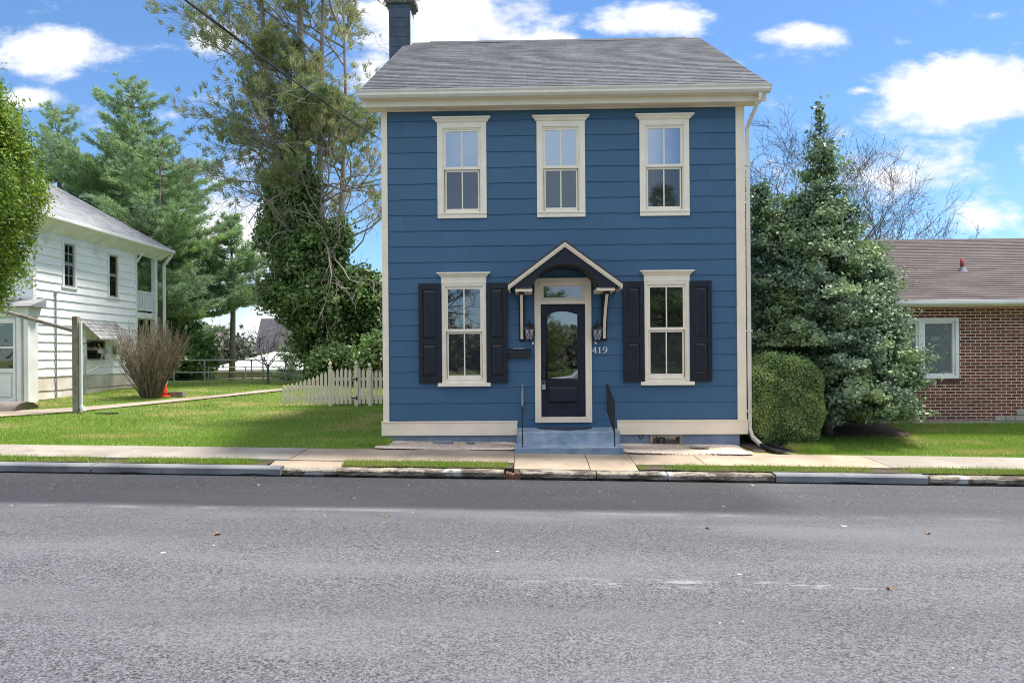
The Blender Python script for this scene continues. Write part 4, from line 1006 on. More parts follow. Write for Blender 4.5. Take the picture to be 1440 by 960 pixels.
# steps
st = empty('front_steps', (.68, 11.9, .1), 'pale blue painted concrete front steps below the black door', 'steps')
def wavybox(b, x0, x1, y0, y1, z0, z1, mi=0):
    n = 14; XS = np.linspace(x0, x1, n+1); vs = []; fs = []
    for i, x in enumerate(XS):
        j = .006*sin(x*6)+.004*sin(x*17)
        for (y, z) in ((y0+j*.6, z0), (y0+j, z1-.015), (y0+.012+j, z1+j*.4), (y1, z1), (y1, z0)): vs.append((x, y, z))
    for i in range(n):
        for k in range(5): fs.append((i*5+k, (i+1)*5+k, (i+1)*5+(k+1) % 5, i*5+(k+1) % 5))
    fs += [(0,1,2,3,4), tuple(n*5+k for k in (4,3,2,1,0))]
    mi_ = [1 if f_idx % 5 in (0,) else 0 for f_idx in range(n*5)] + [0, 0]
    nb = len(b.v); b.v += vs; b.f += [tuple(q_+nb for q_ in f) for f in fs]; b.m += mi_
b = MB(); wavybox(b, -.225, 1.585, 11.38, 11.78, .0, .272); b.build('tread', [M['step'], M['stepside']], st)
b = MB(); wavybox(b, -.19, 1.58, 11.74, FY-.02, .05, .485); b.build('tread', [M['step'], M['step']], st)
b = MB(); pts = [(.13, FY-.07)] + [(.13+.0+1.0*t/12, FY-.16-.34*sin(pi*t/12)**.45) for t in range(13)] + [(1.13, FY-.07)]
b.prism([(p[0]+.03, p[1]) for p in pts], 'z', .489, .499); o = b.build('doormat', mat('navy_mat', (.02, .03, .055), .95, (.03, .045, .075), 30), None); tag(o, 'dark navy half-round doormat on the top step', 'doormat')
# handrails
def handrail(x, lab, pick):
    r = empty('handrail', (x, 11.9, .3), lab, 'handrail', 'handrails of the front steps')
    zw, zf, yw, yf = 1.27, 1.0, FY-.06, 11.42
    b = MB(); b.bar((x, yw, zw), (x, yf, zf), .035, .012); b.tube([(x, yf, zf), (x, yf-.03, zf-.02), (x, yf-.02, zf-.05)], .010, 6); b.build('rail', M['steel'] if not pick else M['black'], r)  # pale steel on the left rail paints in its silver highlight
    b = MB(); b.bar((x, yf, zf-.0), (x, yf, .27), .022, .022, up=(0, 1, 0)); b.build('post', M['black'], r)
    b = MB(); b.bar((x, yw, zw), (x, yw, .78), .02, .02, up=(0, 1, 0)); b.build('post', M['black'], r)
    if True:
        b = MB(); b.bar((x, yw, .78), (x, yf, .50), .018, .012)
        n = 8
        for i in range(1, n):
            t = i/n; y = yw+(yf-yw)*t; b.bar((x, y, zw+(zf-zw)*t), (x, y, .78+(.50-.78)*t), .013, .013, up=(0, 1, 0))
        b.build('baluster_panel', M['black'], r)
handrail(-.09, 'black iron handrail on the left of the steps, seen edge-on', 0); handrail(1.445, 'black iron handrail on the right of the steps with its bars showing', 1)
# splash block
b = MB(); P0 = Vector((4.17, FY-.32, .10)); 
def sb_(u_, v_, h): 
    d = Vector((.32, -.95, 0)).normalized(); s_ = Vector((d.y, -d.x, 0)); p = P0 + d*u_ + s_*v_; return (p.x, p.y, zr(p.x)+.23+h+.03 - u_*.04)
vs = [sb_(0, -.08, 0), sb_(0, .08, 0), sb_(.55, .15, 0), sb_(.55, -.15, 0), sb_(0, -.08, .07), sb_(0, .08, .07), sb_(.55, .15, .035), sb_(.55, -.15, .035), sb_(.0, -.06, .015), sb_(0, .06, .015), sb_(.53, .13, .012), sb_(.53, -.13, .012), sb_(0, -.06, .07), sb_(0, .06, .07), sb_(.53, .13, .035), sb_(.53, -.13, .035)]
b.add(vs, [(0,3,2,1), (0,1,5,4), (1,2,6,5), (3,0,4,7), (8,9,10,11), (4,12,15,7), (12,8,11,15), (5,6,14,13), (13,14,10,9), (2,3,7,15,11,10,14,6)])
o = b.build('splash_block', M['splash'], None); tag(o, 'black plastic splash block under the cream downspout on the pavement edge', 'splash block')
# flagstones
def stone(cx, cy, rx_, ry_, h, mt, lab, zz, seed=1, name='flagstone', cat='stone'):
    rr = random.Random(seed); n = 9; pts = [(cx+rx_*cos(2*pi*i/n)*rr.uniform(.75, 1.1), cy+ry_*sin(2*pi*i/n)*rr.uniform(.75, 1.1)) for i in range(n)]
    o = MB().prism(pts, 'z', zz, zz+h).build(name, mt, None, bevel=min(h*.3, .02)); tag(o, lab, cat); return o
o = stone(-1.5, 12.2, .19, .14, .035, M['slate'], 'blue-grey slate leaning on the foundation left of the steps', .24, 3); o.rotation_euler = (0, 0, 0)
stone(-1.02, 12.15, .08, .06, .03, M['slate'], 'small grey stone on the gravel below the left window', .235, 5)
stone(3.0, 11.95, .2, .11, .035, M['stonel'], 'flat beige stone on the gravel near the basement window', .185, 8)
# fallen leaves and debris on the road
lf = mat('dry_leaf', (.20, .10, .055), .8, (.30, .19, .11), 20)
for i, (px, py) in enumerate([(305, 752), (358, 671), (364, 682), (497, 701), (996, 743), (1251, 829), (1304, 751), (545, 727)]):
    p = G(px, py); b = MB(); a = random.uniform(0, 6); s_ = random.uniform(.022, .038); pts = []
    for k in range(8):
        t = 2*pi*k/8; rr = s_*(1 if k % 2 else .55); pts.append((p.x+rr*cos(t+a)*1.3, p.y+rr*sin(t+a), zr(p.x)+.012+.014*sin(t*2+a)))
    pts.append((p.x, p.y, zr(p.x)+.008)); b.add(pts, [(k, (k+1) % 8, 8) for k in range(8)])
    o = b.build('fallen_leaf', lf, None); tag(o, ['brown leaf in the middle of the road, left of the house', 'dry leaf against the kerb by the end of the new kerb', 'small leaf just below the one at the kerb', 'pale leaf on the dark asphalt left of the steps', 'dark leaf on the road right of the front door', 'thin leaf nearest the viewer on the right of the road', 'leaf on the road below the brick house', 'tiny leaf on the road below the lower left window'][i], 'leaf', 'fallen leaves on the road')
#SPLIT
# ------------------------------------------------------------------ white house on the left
def WX(px, py, X_):
    r = ray(px, py); t = X_/r.x; return Vector((X_, r.y*t, CAM_Z+r.z*t))
WXX = -13.6; WY0, WY1, WYB = 18.5, 23.5, 24.95; WG = .55; WE = 5.72
wh = empty('white_house', (-17, 21, WG), 'old two-storey white clapboard house with hipped grey roof and rear balcony', 'house')
def rectX(pa, pb):
    a = WX(*pa, WXX); c = WX(*pb, WXX); return (min(a.y, c.y), max(a.y, c.y), min(a.z, c.z), max(a.z, c.z))
wA = rectX((86, 337), (106, 405)); wB = rectX((150, 354), (166, 419)); wC = rectX((118, 474), (149, 506))
wo = [wA, wB, wC]
lns = [WE-.245*k for k in range(21)]; lns = [z for z in lns if z > 1.1]
siding_courses('y', WY0, WY1, WXX, 1, lns, wo, True, th=.026).build('wall', M['whitesid'], wh)
siding_courses('y', WY0, WY1, WXX, 1, [lns[-1], .92, .68], [], True, th=.026).build('lower_wall', M['tansid'], wh)
b = MB(); b.box(-22, WXX-.02, WY0+.02, WY1, .3, WE); b.box(WXX-.03, WXX+.01, WY0, WY1, .2, .66); b.build('wall', M['whitesid'], wh)
siding_courses('x', -22, WXX, WY0, -1, lns, [], True).build('wall', M['whitesid'], wh)
b = MB(); b.box(WXX-.0, WXX+.035, WY0-.03, WY0+.09, .5, WE); b.build('corner_board', M['white'], wh); b = MB(); b.box(WXX, WXX+.035, WY1-.09, WY1, .5, WE); b.build('corner_board', M['white'], wh)
# sloping soffit / frieze, gutter
b = MB(); b.prism([(WXX+.01, WE-.42), (WXX+.46, WE-.02), (WXX+.46, WE+.03), (WXX+.01, WE-.02)], 'y', WY0-.8, WYB+.5) if False else None
vs = []
b.add([(WXX+.016, WY0-.9, WE-.30), (WXX+.46, WY0-.9, WE-.03), (WXX+.46, WYB+.1, WE-.03), (WXX+.016, WYB+.1, WE-.30), (WXX+.016, WY0-.9, WE+.02), (WXX+.46, WY0-.9, WE+.02), (WXX+.46, WYB+.1, WE+.02), (WXX+.016, WYB+.1, WE+.02)],
      [(0,1,2,3), (4,7,6,5), (0,4,5,1), (1,5,6,2), (2,6,7,3), (3,7,4,0)])
b.build('soffit', M['white'], wh)
b = MB(); b.box(WXX+.462, WXX+.56, WY0-.95, WYB+.15, WE-.04, WE+.07); b.build('gutter', M['gutterw'], wh, bevel=.02)
for y in (19.0, 21.2, 23.4): MB().bar((WXX+.02, y, WE-.65), (WXX+.33, y, WE-.2), .05, .05, up=(0, 1, 0)).build('eave_bracket', M['white'], wh)
# hip roof
ex0, ex1, ey0, ey1 = -22.8, WXX+.52, WY0-.95, WYB+.10; hr = .68; run = 3.6; zt = WE+.07+run*hr
b = MB()
b.add([(ex0, ey0, WE+.07), (ex1, ey0, WE+.07), (ex1, ey1, WE+.07), (ex0, ey1, WE+.07), (ex0+run, ey0+run, zt), (ex1-run, ey0+run, zt), (ex1-run, ey1-run, zt), (ex0+run, ey1-run, zt)],
      [(0,1,5,4), (1,2,6,5), (2,3,7,6), (3,0,4,7), (4,5,6,7), (3,2,1,0)])
b.build('roof', M['shing_w'], wh)
def win_x(r_, nv, nm='window', lab=None):
    y0, y1, z0, z1 = r_; c = .07
    b = MB(); X_ = WXX
    b.box(X_-.02, X_+.05, y0, y0+c, z0, z1); b.box(X_-.02, X_+.05, y1-c, y1, z0, z1); b.box(X_-.02, X_+.035, y0+c, y1-c, z1-c, z1); b.box(X_-.02, X_+.06, y0-.04, y1+.04, z0-.05, z0)
    wn = b.build(nm, M['white'], wh); tag(wn, lab)
    b = MB(); zm = (z0+z1)/2; sx = .03
    for a, c_ in ((z0, zm), (zm, z1-c)):
        b.box(X_-.01, X_+.015, y0+c, y0+c+.05, a, c_); b.box(X_-.01, X_+.015, y1-c-.05, y1-c, a, c_); b.box(X_-.01, X_+.015, y0+c+.05, y1-c-.05, c_-.05, c_); b.box(X_-.01, X_+.015, y0+c+.05, y1-c-.05, a, a+.05)
        if nv: 
            b.box(X_-.008, X_+.012, (y0+y1)/2-.012, (y0+y1)/2+.012, a+.05, c_-.05); b.box(X_-.008, X_+.012, y0+c+.05, (y0+y1)/2-.012, (a+c_)/2-.012, (a+c_)/2+.012); b.box(X_-.008, X_+.012, (y0+y1)/2+.012, y1-c-.05, (a+c_)/2-.012, (a+c_)/2+.012)
    b.build('sash', M['steel'] if nv else M['wood'], wn)
    MB().box(X_-.004, X_+.0, y0+c, y1-c, z0, z1-c).build('pane', M['glass'], wn)
    MB().box(X_-.012, X_-.008, y0+c, y1-c, z0+.1, z1-c).build('curtain', M['room'], wn)
win_x(wA, 1, lab='left upper window with small panes'); win_x(wB, 0, lab='narrow upper window near the balcony'); win_x(wC, 0, lab='low window under the awning')
# awning
ay0 = WX(112, 460, WXX).y; ay1 = WX(163, 460, WXX).y; za = WX(140, 452, WXX).z; zb_ = za-.55
b = MB(); nst = 7
for k in range(nst):
    y0 = ay0+(ay1-ay0)*k/nst; y1 = ay0+(ay1-ay0)*(k+1)/nst-.015
    b.add([(WXX+.02, y0, za), (WXX+.02, y1, za), (WXX+.62, y1, zb_), (WXX+.62, y0, zb_), (WXX+.02, y0, za-.02), (WXX+.02, y1, za-.02), (WXX+.62, y1, zb_-.02), (WXX+.62, y0, zb_-.02)], [(0,3,2,1), (4,5,6,7), (0,4,7,3), (3,7,6,2), (2,6,5,1)])
b.box(WXX+.60, WXX+.63, ay0, ay1, zb_-.05, zb_-.021)
for k in range(1, 5): b.box(WXX+.02+k*.12, WXX+.03+k*.12, ay0, ay1, za+(zb_-za)*(k*.12/.6)+.002, za+(zb_-za)*(k*.12/.6)+.012)
aw = b.build('awning', mat('old_metal_awning', (.38, .37, .36), .7, (.25, .24, .24), 5), wh)
for y in (ay0+.03, ay1-.03): MB().tube([(WXX+.02, y, za-.75), (WXX+.60, y, zb_-.03)], .012, 6).build('awning_arm', M['black'], aw)
# conduit, meter, pipes
pz = WX(76, 413, WXX); b = MB(); b.tube([(WXX+.05, pz.y, .55), (WXX+.05, pz.y, pz.z)], .02, 6); b.tube([(WXX+.05, pz.y, pz.z-.02), (WXX+.05, pz.y, pz.z+.06)], .04, 6); o = b.build('conduit', M['steel'], wh)
mp_ = WX(161, 492, WXX); b = MB(); b.box(WXX+.02, WXX+.12, mp_.y-.13, mp_.y+.13, mp_.z-.14, mp_.z+.14); b.lathe([(.001, 0), (.001, .001)], (0, 0, -5), 4); b = MB(); b.box(WXX+.02, WXX+.12, mp_.y-.13, mp_.y+.13, mp_.z-.14, mp_.z+.14)
o = b.build('vent_box', M['wood'], wh, bevel=.01); MB().box(WXX+.121, WXX+.13, mp_.y-.07, mp_.y+.07, mp_.z-.08, mp_.z+.08).build('vent_cover', M['cream'], o)
q1 = WX(122, 500, WXX+.3)
b = MB(); b.tube([(WXX+.25, q1.y, .6), (WXX+.25, q1.y, q1.z)], .028, 6); b.tube([(WXX+.25, q1.y, 1.35), (WXX+.35, q1.y+.45, 1.55), (WXX+.35, q1.y+.65, 1.85), (WXX+.35, q1.y+.7, 2.02)], .022, 6)
b.box(WXX+.28, WXX+.42, q1.y+.55, q1.y+.85, 1.98, 2.1); b.build('vent_pipe', M['steel'], wh)
# rear balcony
b = MB(); b.box(WXX-2.4, WXX+.05, WY1+.0, WYB-.2, 3.22, 3.42); bal = b.build('balcony', M['white'], wh)
b = MB(); y0, y1 = WY1+.05, WYB-.3
b.box(WXX-.04, WXX+.03, y0, y1, 4.12, 4.18); b.box(WXX-.03, WXX+.02, y0, y1, 3.5, 3.55)
n = 11
for k in range(n): y = y0+(y1-y0)*(k+.5)/n; b.box(WXX-.015, WXX+.015, y-.025, y+.025, 3.55, 4.12)
b.build('railing', M['white'], bal)
for (z0, z1) in ((3.42, WE-.1), (.4, 3.22)):
    MB().box(WXX-.09, WXX+.06, WYB-.36, WYB-.2, z0, z1).build('post', M['white'], wh, bevel=.01)
b = MB(); b.box(-17, WXX-1.5, WY1+.02, WYB-.9, .4, 3.2); b.build('rear_porch_wall', M['room'], wh)
b = MB(); X_ = WXX+.38; y = WYB-.0
b.bar((X_+.1, y, WE-.02), (X_+.1, y, WE-.15), .08, .08, up=(0, 1, 0)); b.bar((X_+.1, y, WE-.13), (WXX+.2, y, WE-.5), .08, .08, up=(0, 1, 0)); b.bar((WXX+.2, y, WE-.48), (WXX+.2, y, .65), .08, .08, up=(0, 1, 0)); b.build('downspout', M['gutterw'], wh)
# enclosed front porch at the picture edge
PX1 = -13.42; PYF = 18.1; pz0, pz1 = .42, 3.12
b = MB(); b.box(-20, PX1-.03, PYF+.05, WY0-.02, pz0, pz1); bpo = b.build('enclosed_porch', M['white'], wh)
b = MB()
for (a, c_) in ((-13.42, -13.54), (-13.62, -13.74), (-14.5, -14.62)): b.box(a, c_, PYF-.04, PYF+.045, pz0+.05, pz1-.15)
b.box(-20, PX1+.04, PYF-.07, WY0, pz1-.15, pz1+.02); b.box(-20, PX1+.06, PYF-.10, WY0, pz1+.022, pz1+.09); b.box(-20, PX1+.02, PYF-.06, WY0-.03, pz0, pz0+.08); b.build('pilaster', M['white'], bpo, bevel=.008)
b = MB(); x0, x1 = -14.45, -13.8
b.box(x0, x0+.06, PYF-.0, PYF+.045, .62, 2.9); b.box(x1-.06, x1, PYF, PYF+.045, .62, 2.9); b.box(x0+.06, x1-.06, PYF, PYF+.045, 2.78, 2.9); b.box(x0+.06, x1-.06, PYF, PYF+.045, 1.45, 1.56); b.box(x0+.06, x1-.06, PYF, PYF+.045, 2.1, 2.15); b.box(x0+.06, x1-.06, PYF, PYF+.045, .62, .72); b.box(x0+.14, x1-.14, PYF+.01, PYF+.045, .8, 1.38)
b.build('porch_window', M['white'], bpo, bevel=.006)
MB().box(x0+.06, x1-.06, PYF+.02, PYF+.024, 1.56, 2.78).build('pane', M['glass_scr'], bpo)
b = MB(); b.add([(-20, PYF-.25, pz1+.1), (PX1+.2, PYF-.25, pz1+.1), (PX1+.2, WY0, pz1+.34), (-20, WY0, pz1+.34), (-20, PYF-.25, pz1+.09), (PX1+.2, PYF-.25, pz1+.09), (PX1+.2, WY0, pz1+.09), (-20, WY0, pz1+.09)], [(0,1,2,3), (4,7,6,5), (0,4,5,1), (1,5,6,2)])
b.build('porch_roof', M['shing_w'], bpo)
# stone step in front of it
p = G(20, 582)
b = MB(); n = 12; vs = []; fs = []
for i in range(n+1):
    x = -14.6+2.15*i/n
    for j in range(7):
        t = pi*j/6; vs.append((x, p.y+.75-.45*cos(t)+.03*nz_(x*3, j), p.z-.08+(.32+.03*nz_(x*4, j*2))*sin(t)**.6))
for i in range(n):
    for j in range(6): fs.append((i*7+j, (i+1)*7+j, (i+1)*7+j+1, i*7+j+1))
fs += [tuple(range(6, -1, -1)), tuple(n*7+j for j in range(7))]
b.add(vs, fs); o = b.build('stone_step', M['boulder'], None, True); tag(o, 'rough grey stone step lying before the enclosed porch of the white house', 'stone step')
# post with drain
pp = G(109, 580); py_ = pp.y; px_ = pp.x
r = empty('drain_post', (px_, py_, pp.z), 'weathered square post carrying a sloping gutter pipe on the left lawn', 'post')
MB().box(px_-.08, px_+.05, py_-.07, py_+.07, pp.z-.1, W(109, 445, py_).z).build('post', M['wood'], r, bevel=.008)
b = MB(); a = W(107, 466, py_+.1); c_ = W(-30, 428, 16.6); b.bar(a, c_, .07, .085); b.build('gutter_pipe', M['wood'], r, bevel=.015)
b = MB(); xx = px_+.09; b.bar((xx, py_-.0, W(112, 452, py_).z), (xx, py_, pp.z+.12), .062, .06, up=(0, 1, 0)); b.bar((xx, py_, pp.z+.16), (xx+.14, py_-.1, pp.z+.03), .08, .07, up=(0, 1, 0)); b.build('downspout', M['gutterw'], r, bevel=.012)
p = G(150, 581); stone(p.x, p.y, .32, .12, .02, M['splash'], 'flat dark drain cover in the grass beside the drain post', p.z-.005, 12, 'drain_cover', 'drain cover')

# picket fence + gate
fy_ = 18.0; fr_ = empty('picket_fence', (-4.9, fy_, .5), 'cream picket fence with scalloped top between the lawn and the blue house', 'fence')
def topz(x):
    if x < -5.35: return 1.07 + .36*((x+6.5)/1.15)**1.5
    if x < -4.95: return 1.42
    return 1.52 - .1*abs(sin((x+4.5)*1.9))
pw = MB(); x = -6.47; gate = MB(); i = 0
def picket(x, y, z0, zt, wd=.072): 
    return [(x-wd/2, z0), (x+wd/2, z0), (x+wd/2, zt-.06), (x+wd*.2, zt-.045), (x+wd*.28, zt-.02), (x, zt), (x-wd*.28, zt-.02), (x-wd*.2, zt-.045), (x-wd/2, zt-.06)]
x = -6.47
while x < -2.7:
    isg = -5.2 < x < -4.57; tz = topz(x); g0 = gz(x, fy_)
    tgt = gr_list if False else None
    o = MB().prism(picket(x, fy_, g0+.05, tz+random.uniform(-.006, .006)), 'y', fy_-.02, fy_)
    if isg: gate.v, gate.f, gate.m = gate.v+o.v, gate.f+[tuple(k+len(gate.v) for k in f) for f in o.f], gate.m+o.m
    else: o.build('picket', M['fencep'], fr_)
    x += .112
gt = empty('garden_gate', (-4.9, fy_, .5), 'cream picket gate with black strap hinges in the picket fence', 'gate')
x = -5.17
gate = None
ch = [c for c in bpy.data.objects if c.parent == fr_]
x = -5.14
while x < -4.58:
    g0 = gz(x, fy_); MB().prism(picket(x, fy_, g0+.05, 1.44+.08*sin((x+5.14)/.56*pi)), 'y', fy_-.05, fy_-.03).build('picket', M['fencep'], gt); x += .112
b = MB(); b.box(-5.2, -4.55, fy_-.029, fy_+.0, .68, .77); b.build('rail', M['fencep'], gt); b = MB(); b.box(-5.2, -4.55, fy_-.029, fy_+.0, 1.17, 1.26); b.build('rail', M['fencep'], gt)
for z in (.72, 1.215):
    b = MB(); b.box(-4.66, -4.50, fy_-.066, fy_-.051, z-.012, z+.012); b.box(-4.53, -4.50, fy_-.066, fy_-.03, z-.05, z+.05); b.build('hinge', M['black'], gt)
for (a, c_) in ((-6.5, -5.26), (-4.5, -2.7)):
    for z in (.72, 1.0 if a < -6 else 1.215):
        MB().box(a, c_, fy_+.002, fy_+.04, z-.04, z+.04).build('rail', M['fencep'], fr_)
for x in (-5.23, -4.53, -4.17, -3.2):
    b = MB(); zt = {-5.23: 1.56, -4.53: 1.58, -4.17: 1.52, -3.2: 1.5}[x]; b.box(x-.045, x+.045, fy_-.045, fy_+.05, .45, zt-.04); b.box(x-.06, x+.06, fy_-.06, fy_+.065, zt-.04, zt-.015); b.lathe([(.02, -.015), (.02, .01), (.045, .035), (.05, .06), (.035, .09), (.006, .125)], (x, fy_, zt), 10); b.build('fence_post', M['fencep'], fr_)

# ------------------------------------------------------------------ brick house
BX0, BY = 6.15, 14.8; BG = .30; BE = 2.78
bh = empty('brick_house', (11, 17, BG), 'single-storey red brick house with brown shingle roof right of the holly tree', 'house')
WB = (7.35, 9.22, 1.24, 2.54)
b = MB(); 
b.box(BX0, WB[0], BY, BY+.2, BG-.1, BE); b.box(WB[1], 20, BY, BY+.2, BG-.1, BE); b.box(WB[0], WB[1], BY, BY+.2, BG-.1, WB[2]-.10); b.box(WB[0], WB[1], BY, BY+.2, WB[3], BE)
b.build('wall', M['brick'], bh)
b = MB(); b.box(BX0+.002, BX0+.2, BY+.203, 22, BG-.1, BE); b.prism([(BY+.21, BE), (22, BE), (18.5, 4.6)], 'x', BX0+.004, BX0+.2); b.build('wall', M['brick'], bh)
# soldier-course sill
b = MB(); x = WB[0]-.02
while x < WB[1]+.0:
    b.box(x, x+.057, BY-.025, BY+.1, WB[2]-.098, WB[2]-.004); x += .068
b.build('brick_sill', mat('sill_bricks', (.16, .06, .045), .85, (.09, .04, .035), 12), bh)
b = MB(); x = 6.2
b.box(BX0, 20, BY-.03, BY, BG-.15, BG+.035); b.build('foundation', M['stonel'], bh)
# stone blocks at bottom right
rr = random.Random(4)
for row in range(2):
    x = 9.95+row*.45
    while x < 13:
        wd = rr.uniform(.18, .36); MB().box(x, x+wd-.012, BY-.05, BY-.001 if False else BY-.031+.03, BG+.04+row*.115, BG+.145+row*.115).build('foundation_stone', M['stonel'], bh, bevel=.006); x += wd
b = MB(); c = .075; x0, x1, z0, z1 = WB; xm = 8.42
b.box(x0, x0+c, BY-.02, BY+.1, z0, z1); b.box(x1-c, x1, BY-.02, BY+.1, z0, z1); b.box(x0+c, x1-c, BY-.02, BY+.1, z1-c, z1); b.box(x0+c, x1-c, BY-.03, BY+.1, z0, z0+c*.8); b.box(xm-.05, xm+.05, BY-.01, BY+.1, z0+c*.8, z1-c)
for (a, c_) in ((x0+c, xm-.05), (xm+.05, x1-c)):
    s_ = .05; b.box(a, a+s_, BY+.01, BY+.08, z0+.06, z1-c); b.box(c_-s_, c_, BY+.01, BY+.08, z0+.06, z1-c); b.box(a+s_, c_-s_, BY+.01, BY+.08, z1-c-s_, z1-c); b.box(a+s_, c_-s_, BY+.01, BY+.08, z0+.06, z0+.06+s_)
wn = b.build('window', M['white'], bh, bevel=.006)
b = MB(); b.box(x0+.1, x1-.1, BY+.05, BY+.054, z0+.1, z1-.1); b.build('pane', glassmat('pale_window_glass', .14, (.9, .93, .95), .45, (.30, .35, .36), wav=.0006), wn)
b = MB()
for k in range(30): z = z0+.15+k*.036; b.box(x0+.1, x1-.1, BY+.09, BY+.11, z, z+.028)
b.build('blind', mat('pale_blind', (.85, .88, .88), .8, (.75, .78, .79), 2), wn)
MB().box(x0-.05, x1+.05, BY+.6, BY+.62, z0-.1, z1+.1).build('interior', M['room'], bh)
RE = 2.83
b = MB(); b.box(BX0-.3, 20, BY-.42, BY+.02, BE-.02, BE-.0); b.build('soffit', M['cream'], bh)
b = MB(); b.prism([(BY-.42, BE-.02), (BY-.52, BE-.0), (BY-.55, BE+.03), (BY-.55, BE+.10), (BY-.42, BE+.10)], 'x', BX0-.33, 20.2); b.build('gutter', M['gutterw'], bh, bevel=.008)
Yr, Zr = 18.5, 4.80; y0, z0 = BY-.50, BE+.105; L = sqrt((Yr-y0)**2+(Zr-z0)**2); ca, sa = (Yr-y0)/L, (Zr-z0)/L; nc = int(L/.135); b = MB()
for k in range(nc):
    s0, s1 = k*L/nc, (k+1)*L/nc; n = 20; vs = []; fs = []
    for x in np.linspace(BX0-.32, 20.2, n):
        j = random.uniform(0, .004)
        for (s_, o_) in ((s0, -.004), (s0, .012+j), (s1+.01, .003)): vs.append((x, y0+ca*s_-sa*o_, z0+sa*s_+ca*o_))
    for i in range(n-1): fs += [(i*3, (i+1)*3, (i+1)*3+1, i*3+1), (i*3+1, (i+1)*3+1, (i+1)*3+2, i*3+2)]
    b.add(vs, fs)
b.prism([(Yr, Zr), (22.8, 2.88), (22.8, 2.8), (Yr, Zr-.08)], 'x', BX0-.3, 20.2)
b.build('roof', M['shing_b'], bh)
b = MB(); b.prism([(Yr-.12, Zr-.045), (Yr, Zr+.025), (Yr+.12, Zr-.045)], 'x', BX0-.32, 20.2); b.build('ridge_cap', mat('ridge_brown', (.07, .05, .05), .9), bh)
rk = MB(); rk.prism([(y0, z0-.12), (Yr, Zr-.16), (Yr, Zr-.01), (y0, z0-.01)], 'x', BX0-.33, BX0-.28); rk.build('rake_board', M['white'], bh)
# vent pipe: on the slope
sv = .43; yv, zv = y0+ca*L*sv, z0+sa*L*sv; xv = W(1353, 380, yv).x
b = MB(); b.lathe([(.042, -.05), (.042, .27), (.034, .27)], (xv, yv, zv), 12); b.build('vent_stack', mat('rusty_red_pipe', (.25, .03, .03), .7), bh, True)
b = MB(); b.lathe([(.13, -.05), (.05, .07)], (xv, yv, zv), 12); b.build('vent_flashing', M['slate'], bh)
# black drain pipe under the holly
b = MB(); b.tube([(5.9, 14.55, .62), (6.3, 14.3, .46), (6.9, 14.0, .40)], .05, 8); o = b.build('drain_pipe', M['splash'], None, True); tag(o, 'black corrugated drain pipe lying under the holly tree by the brick wall', 'pipe')

# ------------------------------------------------------------------ trees and shrubs
def rnd_dirs(n):
    v = RNG.normal(size=(n, 3)); return v/np.linalg.norm(v, axis=1, keepdims=True)
def leaf_quads(C, size, asp=.5, updir=.0, out=None, jit=.35):
    """diamond leaves centred at C"""
    n = len(C); nrm = rnd_dirs(n)
    if out is not None: nrm = nrm + out*1.1
    nrm[:, 2] += updir; nrm /= np.linalg.norm(nrm, axis=1, keepdims=True)
    a = np.cross(nrm, rnd_dirs(n)); a /= np.linalg.norm(a, axis=1, keepdims=True)+1e-9; b = np.cross(nrm, a)
    s = size*RNG.uniform(1-jit, 1+jit, (n, 1))
    V = np.stack([C-a*s, C+b*s*asp, C+a*s, C-b*s*asp], 1)
    return V.reshape(-1, 3)
def needle_tufts(C, D, n, ln, wd, spread=.9):
    """fans of thin needles at C pointing about D"""
    m = len(C); Cx = np.repeat(C, n, 0); d = np.repeat(D, n, 0) + rnd_dirs(m*n)*spread; d /= np.linalg.norm(d, axis=1, keepdims=True)
    side = np.cross(d, rnd_dirs(m*n)); side /= np.linalg.norm(side, axis=1, keepdims=True)+1e-9
    L = ln*RNG.uniform(.6, 1.15, (m*n, 1)); Cx = Cx + rnd_dirs(m*n)*ln*.3
    V = np.stack([Cx-side*wd/2, Cx+side*wd/2, Cx+d*L], 1); return V.reshape(-1, 3)
def grow(rng, p, d, ln, r, depth, out, tips, wander=.18, up=.06, kids=(2, 4), ratio=.62, ang=(.4, .8), seg=4):
    pts = [p.copy()]; rad = [r]; q_ = p.copy(); dd = d.copy()
    for i in range(seg):
        dd = (dd + Vector((rng.gauss(0, wander), rng.gauss(0, wander), rng.gauss(0, wander)+up))).normalized()
        q_ = q_ + dd*ln/seg; pts.append(q_.copy()); rad.append(r*(1-.62*(i+1)/seg))
    out.append((pts, rad, depth))
    if depth <= 0: tips.append((q_, dd)); return
    nk = rng.randint(*kids)
    for k in range(nk):
        t = rng.uniform(.3, 1.0); i = min(seg-1, int(t*seg)); f = t*seg-i; b0 = pts[i].lerp(pts[i+1], f)
        a = rng.uniform(*ang); ax = dd.cross(Vector((rng.gauss(0, 1), rng.gauss(0, 1), rng.gauss(0, 1))))
        if ax.length < 1e-4: continue
        nd = dd.copy(); nd.rotate(Matrix.Rotation(a, 3, ax.normalized()))
        grow(rng, b0, nd, ln*ratio*rng.uniform(.75, 1.2), r*(1-.62*t)*.68, depth-1, out, tips, wander, up, kids, ratio, ang, seg)
    tips.append((q_, dd))
def branch_mesh(name, out, material, parent, rmin=.004):
    b = MB()
    for pts, rad, dep in out: b.tube(pts, [max(x, rmin) for x in rad], 7 if rad[0] > .08 else (5 if rad[0] > .03 else 3), cap=False)
    return b.build(name, material, parent, True)

